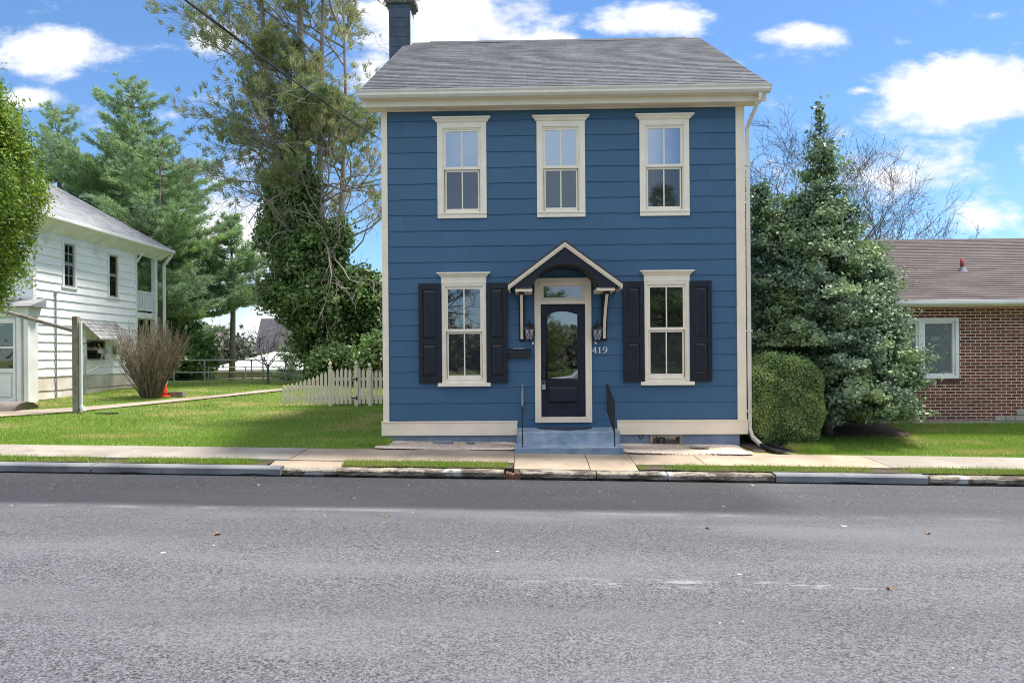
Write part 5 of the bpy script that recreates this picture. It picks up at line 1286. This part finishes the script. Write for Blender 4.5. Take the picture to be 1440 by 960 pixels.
# --- holly: conical tree in front of the brick house
M['holly'] = leafmat('holly_leaves', (.05, .11, .06), (.30, .40, .25), (.26, .36, .14), rough=.55, trans=.25, patch=1.6)
M['hollyw'] = leafmat('holly_bark_leaves', (.05, .09, .05), (.12, .17, .1))
hl = empty('holly_tree', (5.95, 13.7, .33), 'dense conical holly tree with glossy grey-green leaves before the brick house', 'tree')
b = MB(); b.tube([(5.95, 13.7, .2), (5.9, 13.75, 2), (5.86, 13.7, 4.5), (5.84, 13.7, 6.5)], [.11, .09, .05, .012], 8)
b.tube([(5.9, 13.75, .8), (5.2, 13.95, 2.5), (4.95, 14.1, 5.0)], [.06, .04, .01], 6); b.tube([(5.95, 13.72, .6), (6.7, 13.6, 1.8), (7.0, 13.6, 3.4)], [.06, .04, .01], 6)
lobes = [(5.86, 13.7, .45, 4.9, 1.52, .72, 1.0), (5.85, 13.7, 3.6, 5.9, .60, .8, .12), (4.85, 14.2, .9, 5.2, .85, 1.0, .36), (6.75, 13.7, .55, 3.9, .78, .6, .4), (5.35, 14.0, .55, 3.4, .95, .6, .4), (6.6, 13.35, .5, 2.9, .85, .6, .35), (5.45, 13.95, 1, 4.9, .8, .7, .35)]
CC = []; OO = []; twigs = []
for (cx, cy, z0, z1, R, pw_, wt) in lobes:
    nb = int(620*wt)
    for k in range(nb):
        t = random.random()**1.15; z = z0+(z1-z0)*t
        prof = R*((1-t)**pw_)*(.55+.45*min(1, (t+.02)/.14))
        th = random.uniform(0, 2*pi); ly = .82+.2*sin(z*6.3+th*2)+.10*sin(z*15+th*5)
        rr = prof*random.choice([random.uniform(.5, .9), random.uniform(.85, 1.02), random.uniform(.95, 1.22)])*ly*(1+.14*sin(th*3+z*2.1)+.12*sin(th*7+z*5))+.04
        c = np.array([cx+rr*cos(th), cy+rr*sin(th), z+.10*rr])
        o_ = np.array([cos(th), sin(th), .2])
        m_n = int(70+60*(1-t)); al = np.abs(RNG.normal(size=m_n)); e = RNG.normal(size=(m_n, 3))*np.array([.07, .07, .045]) + np.outer(al*.20-.1, o_)
        CC.append(c+e); OO.append(np.repeat(o_[None], m_n, 0))
        if k % 5 == 0: b.tube([(cx, cy, z-.15*(rr)), tuple(c*.5+np.array([cx, cy, z])*.5), tuple(c)], [.018, .012, .004], 4, cap=False)
C_ = np.concatenate(CC); O_ = np.concatenate(OO)
# leader sprigs at the top
for k in range(26):
    t = k/26; z = 5.3+1.45*t; rr = .26*(1-t)*random.uniform(.3, 1.3)+.01; th = random.uniform(0, 2*pi); c = np.array([5.84+rr*cos(th), 13.7+rr*sin(th), z]); C_ = np.concatenate([C_, c+RNG.normal(size=(26, 3))*[.05, .05, .09]]); O_ = np.concatenate([O_, np.repeat(np.array([[cos(th), sin(th), .5]]), 26, 0)])
k_ = (C_[:, 1] < 14.6) | (C_[:, 2] > 3.2); k_ &= (C_[:, 0] > 4.12) & (C_[:, 2] > .38) & ~((C_[:, 0] < 5.55) & (C_[:, 1] < 13.65) & (C_[:, 2] < 1.95)); C_ = C_[k_]; O_ = O_[k_]
b.build('trunk', M['bark'], hl, True)
fast('crown', leaf_quads(C_, .041, .55, .25, O_), 4, M['holly'], hl)

# --- clipped hedge
M['box'] = leafmat('box_hedge_leaves', (.07, .15, .035), (.29, .39, .15), (.34, .44, .15), rough=.45, trans=.3, patch=3)
hd = empty('hedge_bush', (4.72, 12.95, .15), 'rounded clipped box bush at the right corner of the blue house', 'bush')
nL = 62000; d = rnd_dirs(nL); p_ = 3.4
q_ = np.abs(d)**p_; s_ = (q_.sum(1))**(-1/p_); P_ = d*s_[:, None]*np.array([.70, .70, .84])
lump = 1+.035*np.sin(P_[:, 0]*9+1)*np.sin(P_[:, 1]*8)+.03*np.sin(P_[:, 2]*11+P_[:, 0]*6)
P_ = P_*lump[:, None]*(1-np.abs(RNG.normal(size=nL))*.055+.02*RNG.random(nL))[:, None]
P_[:, 0] *= 1+.04*np.clip(-P_[:, 2], -1, 1); P_ += np.array([4.72, 12.95, .94])
spr = (RNG.random(nL) < .03); P_[spr] += np.array([0, 0, 1])*RNG.random((spr.sum(), 1))*.10*(P_[spr][:, 2:3] > 1.6)
P_ = P_[P_[:, 0] > 4.06]
fast('crown', leaf_quads(P_, .021, .6, .2, d[:len(P_)]*.8), 4, M['box'], hd)
b = MB()
rg = random.Random(5)
for k in range(16):
    a = rg.uniform(0, 6.28); b.tube([(4.72+.08*cos(a), 12.95+.08*sin(a), .1), (4.72+.3*cos(a), 12.95+.3*sin(a), .6), (4.72+.55*cos(a), 12.95+.55*sin(a), 1.5)], [.02, .014, .005], 5)
for k in range(7):
    a = rg.uniform(3.3, 5.9); b.tube([(4.72+.6*cos(a), 12.95+.66*sin(a), rg.uniform(.7, 1.2)), (4.72+.7*cos(a)+rg.uniform(-.2, .2), 12.95+.74*sin(a), rg.uniform(.6, 1.4))], [.004, .003], 3)
b.build('trunk', M['twig'], hd)
b = MB(); b.tube([(5.3, 13.0, 0)]*2, .01, 3) if False else None

# --- bright arborvitae at the left edge
M['arb'] = leafmat('arborvitae_sprays', (.12, .22, .02), (.38, .49, .06), (.10, .19, .025), rough=.6, trans=.4, patch=1.3)
av = empty('arborvitae', (-11.25, 13.2, .4), 'bright yellow-green arborvitae crown cut by the left picture edge', 'tree')
b = MB(); b.tube([(-11.25, 13.2, .2), (-10.9, 13.2, 3.0), (-11.25, 13.2, 7.2)], [.14, .11, .03], 8); b.build('trunk', M['bark'], av, True)
nc_ = 1150; d = rnd_dirs(nc_); rad3 = np.array([1.42, 1.42, 2.75])
Pc = d*rad3*(RNG.uniform(.72, 1.04, (nc_, 1)))*(1+.08*np.sin(d[:, :1]*9+d[:, 2:]*7)); Pc[:, 2] += 5.25; Pc[:, 0] -= 11.3; Pc[:, 1] += 13.2
tz_ = (Pc[:, 2]-5.25)/2.75; shrink = np.where(tz_ > 0, 1-.25*tz_, 1-.18*tz_**2); Pc[:, 0] = -11.3+(Pc[:, 0]+11.3)*shrink
Cx = np.repeat(Pc, 95, 0)+RNG.normal(size=(nc_*95, 3))*np.array([.085, .085, .17]); Ox = np.repeat(d, 95, 0)
fast('crown', leaf_quads(Cx, .042, .36, .0, Ox), 4, M['arb'], av)

# --- white pines
M['pine'] = leafmat('white_pine_needles', (.10, .185, .10), (.40, .52, .31), (.30, .44, .17), rough=.55, trans=.42, patch=.35)
M['pinedark'] = leafmat('dark_conifer_needles', (.11, .18, .09), (.25, .33, .14), (.20, .30, .09), rough=.55, trans=.2, patch=.5)
def pine(name, x, y, z0, h, Lm, lab, seed, tilt=0, first=.16, dens=1.0, grp=None, mt='pine', nd=16, nl=.28):
    r = empty(name, (x, y, z0), lab, 'tree', grp); rg = random.Random(seed); b = MB()
    top = Vector((x+tilt, y, z0+h)); base = Vector((x, y, z0-.3)); b.tube([base, base.lerp(top, .5)+Vector((.1, 0, 0)), top], [h*.02, h*.013, .02], 8)
    C = []; D = []
    z = first*h; wi = 0
    while z < h*.985:
        t = z/h; L = Lm*(min(1, .45+1.5*(1-t))*(1-t)**.72*(.82+.3*sin(t*23+seed))+.10); nb = rg.randint(4, 6); a0 = rg.uniform(0, 6.28)
        for k in range(nb):
            a = a0+2*pi*k/nb+rg.uniform(-.3, .3); l = L*rg.uniform(.6, 1.12); c0 = base.lerp(top, (z+.3)/(h+.3))
            rise = (.02+.5*t)*l; sag = -.10*l*(1-t)
            dv = Vector((cos(a), sin(a), 0)); side = Vector((-sin(a), cos(a), 0)); pts = []
            for i in range(6):
                s = i/5; pts.append(c0+dv*l*s+Vector((0, 0, rise*s*s+sag*sin(pi*s)))+side*rg.uniform(-.05, .05)*l*s)
            b.tube(pts, [.012*l+.012-.0022*l*i for i in range(6)], 4, cap=False)
            ns = max(4, int(l*6*dens))
            for j in range(ns):
                s = .22+.78*(j+rg.random())/ns; i = min(4, int(s*5)); q_ = pts[i].lerp(pts[i+1], s*5-i); sgn = 1 if j % 2 else -1
                sl_ = (.16+.22*(1-s)+.05)*l*rg.uniform(.6, 1.1); sd = (dv*.75+side*sgn*rg.uniform(.5, 1.1)+Vector((0, 0, .22))).normalized(); e = q_+sd*sl_
                if rg.random() < .6: b.tube([q_, e], [.012, .005], 3, cap=False)
                m = max(2, int(sl_*7*dens)+1)
                for w_ in range(m):
                    f = (w_+.6)/m; C.append(q_.lerp(e, f)+Vector((rg.gauss(0, .06), rg.gauss(0, .06), rg.gauss(0, .05)))); D.append(sd+Vector((0, 0, .35)))
        z += rg.uniform(.42, .62)*(h/15)**.5; wi += 1
    b.build('trunk', M['bark'], r, True)
    C = np.array([tuple(c) for c in C]); D = np.array([tuple(c) for c in D])
    fast('crown', needle_tufts(C, D, nd, nl, .036, .75), 3, M[mt], r)
    return r
pine('white_pine', -26.4, 38, .3, 15.9, 6.0, 'tall white pine above the roof of the white house, nearest the left edge', 11)
pine('white_pine', -21.0, 36, .3, 16.6, 6.6, 'tallest white pine, behind the balcony of the white house', 12)
pine('white_pine', -17.9, 33, .2, 12.4, 4.9, 'shorter wide white pine reaching towards the ivy-clad tree', 13, first=.3)
pine('white_pine', -30, 35, .3, 14.5, 6.0, 'white pine half hidden behind the arborvitae and the hipped roof', 14)
pine('white_pine', -23.9, 40, .3, 15.4, 5.5, 'white pine in the gap between the two tallest ones, farther back', 15)
pine('white_pine', -15.3, 35, .1, 9.0, 3.6, 'lowest white pine next to the gap before the ivy-clad tree', 16, first=.5)
pine('young_pine', -10.6, 32, -.1, 3.6, 1.7, 'light green young conifer at the foot of the ivy-clad tree', 21, nd=12, nl=.25, first=.1, mt='pine')
pine('background_conifer', -7.0, 44, -1, 14.8, 3.4, 'conifer tip showing beside the chimney behind the blue house', 23, mt='pinedark')

# --- tall ivy-clad tree
M['olive'] = leafmat('olive_needles', (.20, .22, .09), (.47, .46, .21), (.18, .26, .11), rough=.6, trans=.45, patch=.6)
M['ivy'] = leafmat('ivy_leaves', (.04, .085, .03), (.20, .29, .10), (.22, .34, .10), rough=.45, trans=.3, patch=.9)
iv = empty('ivy_clad_tree', (-9.6, 28, .5), 'very tall half-bare conifer wrapped in dark ivy left of the blue house', 'tree')
rg = random.Random(31); out = []; tips = []
leaders = [([(-7.8, 28, .3), (-8.2, 28, 4), (-9.0, 28.1, 9), (-9.3, 28, 13), (-9.2, 28, 21)], .36),
           ([(-8.1, 28, 3.5), (-9.3, 27.7, 7), (-10.3, 27.6, 11), (-10.7, 27.6, 16), (-11.1, 27.6, 20)], .17),
           ([(-8.1, 28, 4), (-7.7, 28.3, 8), (-7.5, 28.4, 12), (-7.6, 28.4, 18)], .16), ([(-8.4, 28, 6), (-8.5, 28, 10), (-8.3, 28, 17), (-8.6, 28, 21)], .15)]
C = []; D = []
for li, (lp, r0) in enumerate(leaders):
    lp = [Vector(p) for p in lp]; n = len(lp); out.append((lp, [r0*(1-.8*i/(n-1)) for i in range(n)], 9))
    for k in range(38 if li == 0 else 24):
        s = rg.uniform(.12, .98)*(n-1); i = min(n-2, int(s)); p = lp[i].lerp(lp[i+1], s-i)
        leftish = li == 1
        a = rg.uniform(0, 2*pi) if not leftish else rg.uniform(2.2, 4.2)
        if rg.random() < .3: a = pi+rg.gauss(0, .6)
        hz = p.z/21; ln = (1.9+2.3*(1-abs(hz-.55)*1.2))*rg.uniform(.55, 1.25)*(1.12 if leftish or cos(a) < -.5 else 1)
        if p.x+cos(a)*ln*1.7 > -5.0: ln *= .7
        if p.x+cos(a)*ln*1.7 < -13.4: ln *= .7
        if cos(a) < 0 and p.z < 6: ln *= .45
        d = Vector((cos(a), sin(a), rg.uniform(.3, 1.0) if p.z > 6 else rg.uniform(-.1, .5))).normalized()
        st_ = len(out); tp = []
        grow(rg, p, d, ln, .022+.009*ln, 3, out, tp, .16, .03, (3, 4), .55, (.35, .8), 4)
        if p.z > 7.2:
            for (q_, dd) in tp:
                clumpy = sin(q_.x*1.3+1)+sin(q_.z*1.1+q_.x*.7)+.5*sin(q_.z*2.7+2)+(.55 if q_.x > -9.6 else -.9)
                m = 4 if clumpy > 1.35 else (2 if clumpy > .8 else (1 if rg.random() < .38 else 0))
                for w_ in range(m*2-(1 if m == 4 else 0)): C.append(q_+Vector((rg.gauss(0, .15), rg.gauss(0, .15), rg.gauss(0, .12)))); D.append(dd+Vector((0, 0, .4)))
# drooping pale lower branches
for k in range(16):
    p = Vector((-8.4, 27.8, rg.uniform(4, 9))); a = rg.uniform(-1.2, .6) if k % 3 else rg.uniform(2.6, 3.8); grow(rg, p, Vector((cos(a), sin(a)*.6-.3, .3)), rg.uniform(2.4, 3.8), .05, 3, out, [], .28, -.10, (2, 4), .6, (.4, 1.0), 5)
branch_mesh('trunk', out, M['twig'], iv, .007)
C = np.array([tuple(c) for c in C]); D = np.array([tuple(c) for c in D]); print('ivy tufts', len(C))
fast('crown', needle_tufts(C, D, 15, .25, .032, .7), 3, M['olive'], iv)
IC = []
def ivyblob(cx, cy, cz, rx, ry, rz, n):
    k = max(6, int(n/90)); d = rnd_dirs(k); cc = d*np.array([rx, ry, rz])*RNG.uniform(.55, 1.05, (k, 1))+np.array([cx, cy, cz]); IC.append(np.repeat(cc, 90, 0)+RNG.normal(size=(k*90, 3))*.20)
for (cx, cz, rx, rz, n) in ((-8.0, 2.6, 1.7, 1.2, 12000), (-8.6, 4.2, 2.1, 1.2, 16000), (-10.2, 4.6, 1.0, .9, 5000), (-7.0, 4.4, 1.2, 1.0, 7000), (-9.1, 5.9, 1.5, 1.1, 9000), (-9.3, 7.3, .95, 1.1, 5500), (-9.2, 8.7, .65, 1.0, 3400), (-9.4, 10.0, .42, .9, 2000), (-10.3, 8.4, .4, 1.2, 2000), (-10.4, 6.8, .6, .8, 2400), (-7.7, 6.4, .5, 1.2, 1800), (-6.2, 3.2, 1.0, 1.2, 5000), (-9.3, 11.6, .25, 1.0, 900)):
    ivyblob(cx+(.12 if cz < 5 else 0), 27.8, cz, rx*.84, rx*.7, rz, n)
IC = np.concatenate(IC); fast('ivy', leaf_quads(IC, .085, .75, .1), 4, M['ivy'], iv)

# evergreen shrubs behind the fence
def shrub(x, y, z, rx, rz, n, lab, mt, sz=.08, name='evergreen_shrub', cat='shrub', grp='evergreen shrubs behind the picket fence'):
    r = empty(name, (x, y, z), lab, cat, grp); k = int(n/60); d = rnd_dirs(k); cc = d*np.array([rx, rx*.8, rz])*RNG.uniform(.6, 1.05, (k, 1))+np.array([x, y, z+rz*.9])
    fast('crown', leaf_quads(np.repeat(cc, 60, 0)+RNG.normal(size=(k*60, 3))*.16, sz, .6, .2), 4, mt, r)
    b = MB(); rg = random.Random(int(x*10)); 
    for q_ in range(5): a = rg.uniform(0, 6.28); b.tube([(x, y, z-.2), (x+rx*.3*cos(a), y+rx*.3*sin(a), z+rz*.8), (x+rx*.6*cos(a), y+rx*.5*sin(a), z+rz*1.4)], [.06, .04, .015], 5)
    b.build('trunk', M['bark'], r); return r
shrub(-5.2, 25, .5, 1.0, 1.1, 7000, 'dark evergreen shrub behind the right end of the picket fence', M['ivy'])
shrub(-7.3, 26, .5, 1.0, .9, 6000, 'low evergreen shrub behind the garden gate', M['ivy'])
shrub(-4.2, 24, .5, 1.0, 1.0, 5000, 'brownish shrub between the fence and the blue house wall', leafmat('rusty_shrub', (.16, .11, .03), (.10, .11, .03)))
shrub(-18.5, 34, .0, 2.6, 2.0, 12000, 'dark low evergreen under the pines right of the balcony', M['ivy'], .13)
shrub(-18.6, 36, -.4, 1.8, 1.6, 8000, 'loose dark bush behind the pipe railing', M['pinedark'], .12)

# --- bare trees behind the brick house
def bare(name, x, y, z, h, lab, seed, depth=5, r0=.2, mt='bareb', grp=None, spread=(.35, .8), n0=6, ratio=.66, rmin=.007, lean=(0, 0)):
    r = empty(name, (x, y, z), lab, 'tree', grp); rg = random.Random(seed); out = []; tips = []
    base = Vector((x, y, z-.2)); tp = Vector((x+lean[0], y+lean[1], z+h*.32)); out.append(([base, base.lerp(tp, .5), tp], [r0, r0*.85, r0*.75], 9))
    for k in range(n0):
        a = 2*pi*k/n0+rg.uniform(-.4, .4); el = rg.uniform(.35, 1.3); s = rg.uniform(.75, 1)
        grow(rg, base.lerp(tp, s), Vector((cos(a)*cos(el), sin(a)*cos(el), sin(el))), h*.33*rg.uniform(.8, 1.2), r0*.5, depth-1, out, tips, .15, .05, (2, 4), ratio, spread, 4)
    branch_mesh('trunk', out, M[mt], r, rmin); return r
bare('bare_tree', 13.6, 32, .3, 11.6, 'wide leafless tree standing behind the brown roof of the brick house', 52, 6, .26, rmin=.0065, spread=(.4, .95), n0=8, ratio=.68)
bare('bare_tree', 12.2, 34, .3, 13.6, 'leafless tree showing between the blue house and the top of the holly', 42, 6, .20, rmin=.0065, spread=(.4, .95), n0=7, ratio=.66)
bare('bare_tree', 16.4, 37, .3, 13.0, 'broad leafless tree farther back over the left end of the brown roof', 47, 6, .24, rmin=.007, spread=(.4, .95), n0=9, ratio=.67)
bare('bare_tree', 25.8, 34, .3, 7.0, 'leafless tree tips over the roof ridge at the right picture edge', 43, 5, .18, rmin=.009, spread=(.4, .9), n0=7)
bare('small_bare_tree', G(320, 547).x, 26, .7, 2.6, 'small leafless ornamental tree near the pipe railing on the lawn', 44, 4, .06, grp=None, rmin=.006, mt='bareb')
bare('bare_tree', -20.5, 60, -1, 9, 'distant leafless tree between the pines and the ivy-clad tree', 45, 5, .2, rmin=.02)
shrub(9.3, 24.5, .4, 1.6, 1.7, 9000, 'evergreen shrub behind the holly beside the brick house', M['ivy'], .09, grp=None)

# --- bare fan-shaped shrub by the white house
sp = G(212, 559); bs = empty('bare_shrub', tuple(sp), 'leafless fan-shaped brown shrub against the white house', 'shrub')
rg = random.Random(51); out = []
for k in range(230):
    a = rg.uniform(0, 2*pi); sprd = rg.random()**.6; rr = .25*sprd
    p = Vector((sp.x+rr*cos(a), sp.y+rr*sin(a)*.8, sp.z)); h = rg.uniform(1.5, 2.55)*(1-.25*sprd); d = Vector((cos(a)*sprd*.48, sin(a)*sprd*.45, 1)).normalized()
    pts = [p]; dd = d
    for i in range(5): dd = (dd+Vector((rg.gauss(0, .07)+cos(a)*.03*sprd, rg.gauss(0, .07), .0))).normalized(); pts.append(pts[-1]+dd*h/5)
    out.append((pts, [.014, .011, .009, .007, .005, .004], 0))
    for j in range(4):
        i = rg.randint(2, 4); q_ = pts[i]; d2 = (dd+Vector((rg.gauss(0, .35), rg.gauss(0, .35), .2))).normalized(); out.append(([q_, q_+d2*.3, q_+d2*.3+(d2+Vector((0, 0, .4))).normalized()*.3], [.006, .005, .003], 0))
branch_mesh('stems', out, M['twigb'], bs, .005)

# cone, timber, ladder-like trellis
cp_ = G(230, 558); r = empty('traffic_cone', tuple(cp_), 'orange traffic cone with white bands beside the bare shrub', 'traffic cone')
c0 = (cp_.x, cp_.y, cp_.z)
b = MB(); b.box(c0[0]-.17, c0[0]+.17, c0[1]-.17, c0[1]+.17, c0[2], c0[2]+.035); b.lathe([(.13, .035), (.112, .16), (.085, .34), (.055, .52), (.03, .62), (.02, .62)], c0, 20); b.build('body', M['orange'], r, True)
for z0, z1 in ((.26, .36), (.43, .51)):
    f = lambda z: .13+(.03-.13)*(z-.035)/.585; MB().lathe([(f(z0)+.004, z0), (f(z1)+.004, z1)], c0, 20).build('reflective_band', M['reflect'], r)
tp_ = G(238, 557); b = MB(); b.box(tp_.x-.35, tp_.x+.45, tp_.y-.1, tp_.y+.1, tp_.z, tp_.z+.14); o = b.build('timber', M['wood'], None, bevel=.01); tag(o, 'short dark timber lying in the grass right of the traffic cone', 'timber')
tr_ = G(219, 556); b = MB()
for sx in (-.2, .12): b.tube([(tr_.x+sx, tr_.y+.2, tr_.z), (tr_.x+sx+.15, tr_.y+.45, tr_.z+1.0)], .022, 6)
for k in range(4): b.tube([(tr_.x-.2+.03*k, tr_.y+.25+.05*k, tr_.z+.18+.22*k), (tr_.x+.12+.03*k, tr_.y+.25+.05*k, tr_.z+.18+.22*k)], .014, 5)
o = b.build('folding_ladder', M['gutterw'], None); tag(o, 'white metal step ladder half hidden behind the bare shrub', 'ladder')

# pipe railings at the back of the lawn
def piperail(nm, pts, rails, lab):
    r = empty(nm, tuple(pts[0]), lab, 'railing')
    for p in pts: MB().tube([(p[0], p[1], p[2]-.3), (p[0], p[1], p[2]+rails[-1]+.03)], .03, 6).build('post', M['steel'], r)
    for h in rails: MB().tube([(p[0], p[1], p[2]+h) for p in pts], .025, 6).build('rail', M['steel'], r)
pts = [W(x, 548, 27.5) for x in (205, 245, 288, 354, 370, 402, 440)]; pts = [Vector((p.x, p.y, gz(p.x, p.y)-.1)) for p in pts]
piperail('pipe_railing', pts, (.45, .95), 'grey steel pipe railing along the far edge of the lawn')
pts = [Vector((W(x, 548, 33).x, 33+(x-200)*.01, .05)) for x in (200, 235, 262, 282, 330, 390, 450)]
piperail('pipe_railing', pts, (.7, 1.28), 'taller pipe railing farther back behind the small bare tree')
# far buildings
fb = empty('low_building', (-16, 50, -1.2), 'low tan building with a wide white roof beyond the railings', 'building')
a = W(296, 545, 46); c_ = W(520, 545, 46)
MB().box(a.x, c_.x, 46, 60, -2.5, W(400, 519, 46).z).build('wall', M['tan'], fb)
zz = W(400, 519, 46).z
MB().add([(a.x-.3, 45.6, zz), (c_.x, 45.6, zz), (c_.x, 56, zz+1.25), (a.x+.6, 56, zz+1.25), (a.x-.3, 45.6, zz-.12), (c_.x, 45.6, zz-.12), (c_.x, 56, zz-.1), (a.x+.6, 56, zz-.1)], [(0,1,2,3), (4,7,6,5), (0,4,5,1), (3,7,4,0), (1,5,6,2), (2,6,7,3)]).build('roof', M['whiteroof'], fb)
fb = empty('dark_roofed_house', (-22, 64, -1.2), 'distant house with a steep dark slate roof left of the ivy-clad tree', 'house')
a = W(357, 494, 62); c_ = W(470, 494, 62); t0_ = W(367, 448, 66)
MB().box(a.x+.3, c_.x, 62.4, 72, -2, a.z).build('wall', M['whiteroof'], fb)
MB().add([(a.x, 62, a.z), (c_.x, 62, a.z), (c_.x, 72.5, a.z), (a.x, 72.5, a.z), (t0_.x, 66, t0_.z), (c_.x, 66, t0_.z), (c_.x, 69, t0_.z), (t0_.x, 69, t0_.z)], [(0,1,5,4), (3,0,4,7), (2,3,7,6), (4,5,6,7), (1,2,6,5), (3,2,1,0)]).build('roof', M['slateroof'], fb)
b = MB(); b.box(-32, -22, 40, 41, -2, .55); fb2 = empty('garden_wall', (-27, 40, -1), 'brown wall between the bare shrub and the pines in the distance', 'wall'); b.build('wall', M['tan'], fb2)
# far tree line so that the ground does not end in a bare horizon
def treeline(x0, x1, y, h, n, lab, seed, mt):
    r = random.Random(seed); cc = []
    for k in range(n):
        x = r.uniform(x0, x1); hh = h*(.7+.3*sin(x*.11+seed)+.15*sin(x*.37)); z = r.uniform(-1.5, hh); cc.append((x, y+r.uniform(-3, 3), z))
    cc = np.array(cc); cc = np.repeat(cc, 14, 0)+RNG.normal(size=(n*14, 3))*.7
    o = fast('tree_line', leaf_quads(cc, .42, .6), 4, mt); tag(o, lab, 'trees', kind='stuff')
M['far'] = leafmat('far_trees', (.09, .11, .07), (.16, .17, .12), (.20, .18, .16), rough=.9, trans=.1, patch=.1)
treeline(-110, -12, 95, 5.5, 4200, 'distant mixed woods beyond the lawn on the left', 1, M['far'])
treeline(-60, 60, -45, 5, 3000, 'woods across the street behind the viewer', 3, M['far'])
treeline(10, 120, 80, 6, 3600, 'distant woods behind the brick house', 2, M['far'])

# ------------------------------------------------------------------ across the street (behind the viewer, seen in the glass)
car = empty('parked_car', (3.1, -3.2, zr(3)), 'silver hatchback parked behind the viewer, mirrored in the door glass', 'car')
carp = mat('silver_car_paint', (.62, .65, .68), .25, metal=.3)
x0, y0, z0 = .9, -4.05, zr(3)
side = [(0, .35), (0, .72), (.15, .85), (1.0, .98), (1.55, 1.42), (2.0, 1.5), (3.1, 1.5), (3.9, 1.12), (4.3, 1.05), (4.4, .7), (4.4, .35)]
b = MB(); b.prism([(x0+p[0], z0+p[1]) for p in side[::-1]], 'y', y0, y0+1.72); b.build('body', carp, car, bevel=.06)
b = MB()
for yy_ in (y0-.012, y0+1.722): b.prism([(x0+1.15, z0+1.0), (x0+1.62, z0+1.38), (x0+2.25, z0+1.42), (x0+2.25, z0+1.0)], 'y', yy_, yy_+.01); b.prism([(x0+2.33, z0+1.0), (x0+2.33, z0+1.42), (x0+3.0, z0+1.41), (x0+3.65, z0+1.08), (x0+3.6, z0+1.0)], 'y', yy_, yy_+.01)
b.build('side_window', M['glass'], car)
for wx in (.82, 3.55):
    for yy_ in (y0-.02, y0+1.52):
        b = MB(); n = 20; pr = [(x0+wx+.32*cos(2*pi*k/n), z0+.32+.32*sin(2*pi*k/n)) for k in range(n)]; b.prism(pr, 'y', yy_, yy_+.22); wl = b.build('wheel', M['splash'], car, bevel=.02)
        b = MB(); pr = [(x0+wx+.2*cos(2*pi*k/n), z0+.32+.2*sin(2*pi*k/n)) for k in range(n)]; b.prism(pr, 'y', yy_-.01, yy_+.23); b.build('rim', M['steel'], wl)
for yy_ in (y0+.2, y0+1.3): MB().box(x0-.02, x0+.05, yy_, yy_+.25, z0+.62, z0+.76).build('headlight', M['reflect'], car, bevel=.01)
bare('street_tree', -5.6, -11.5, .2, 10.5, 'leafless street tree across the road, left one', 61, 5, .24, grp='trees across the street', rmin=.012)
bare('street_tree', -8.5, -12, .2, 11, 'leafless street tree across the road, farther left', 62, 5, .24, grp='trees across the street', rmin=.012)
pine('street_conifer', 7.6, -13, .2, 11, 3.2, 'broad evergreen across the road mirrored in the right window', 63, nd=9, nl=.4, first=.05, mt='pinedark')
pine('street_conifer', .4, -16, .2, 8.5, 2.6, 'slim evergreen across the road mirrored in the front door', 64, nd=9, nl=.4, first=.05, mt='pinedark')
oh = empty('opposite_house', (16, -22, .2), 'plain two-storey brick house across the road behind the viewer', 'house')
MB().box(9, 22, -26, -19, -.2, 5.6).build('wall', M['brick'], oh)
MB().prism([(-18.5, 5.6), (-22.5, 8.0), (-26.5, 5.6)], 'x', 8.6, 22.4).build('roof', M['slateroof'], oh)
for wx in (10, 12.5, 15, 17.5, 20):
    for wz in (.9, 3.6): o = MB().box(wx, wx+1.0, -19.02, -18.98, wz, wz+1.5).build('window', M['white'], oh); MB().box(wx+.1, wx+.9, -18.975, -18.97, wz+.1, wz+1.4).build('pane', M['glass'], o)
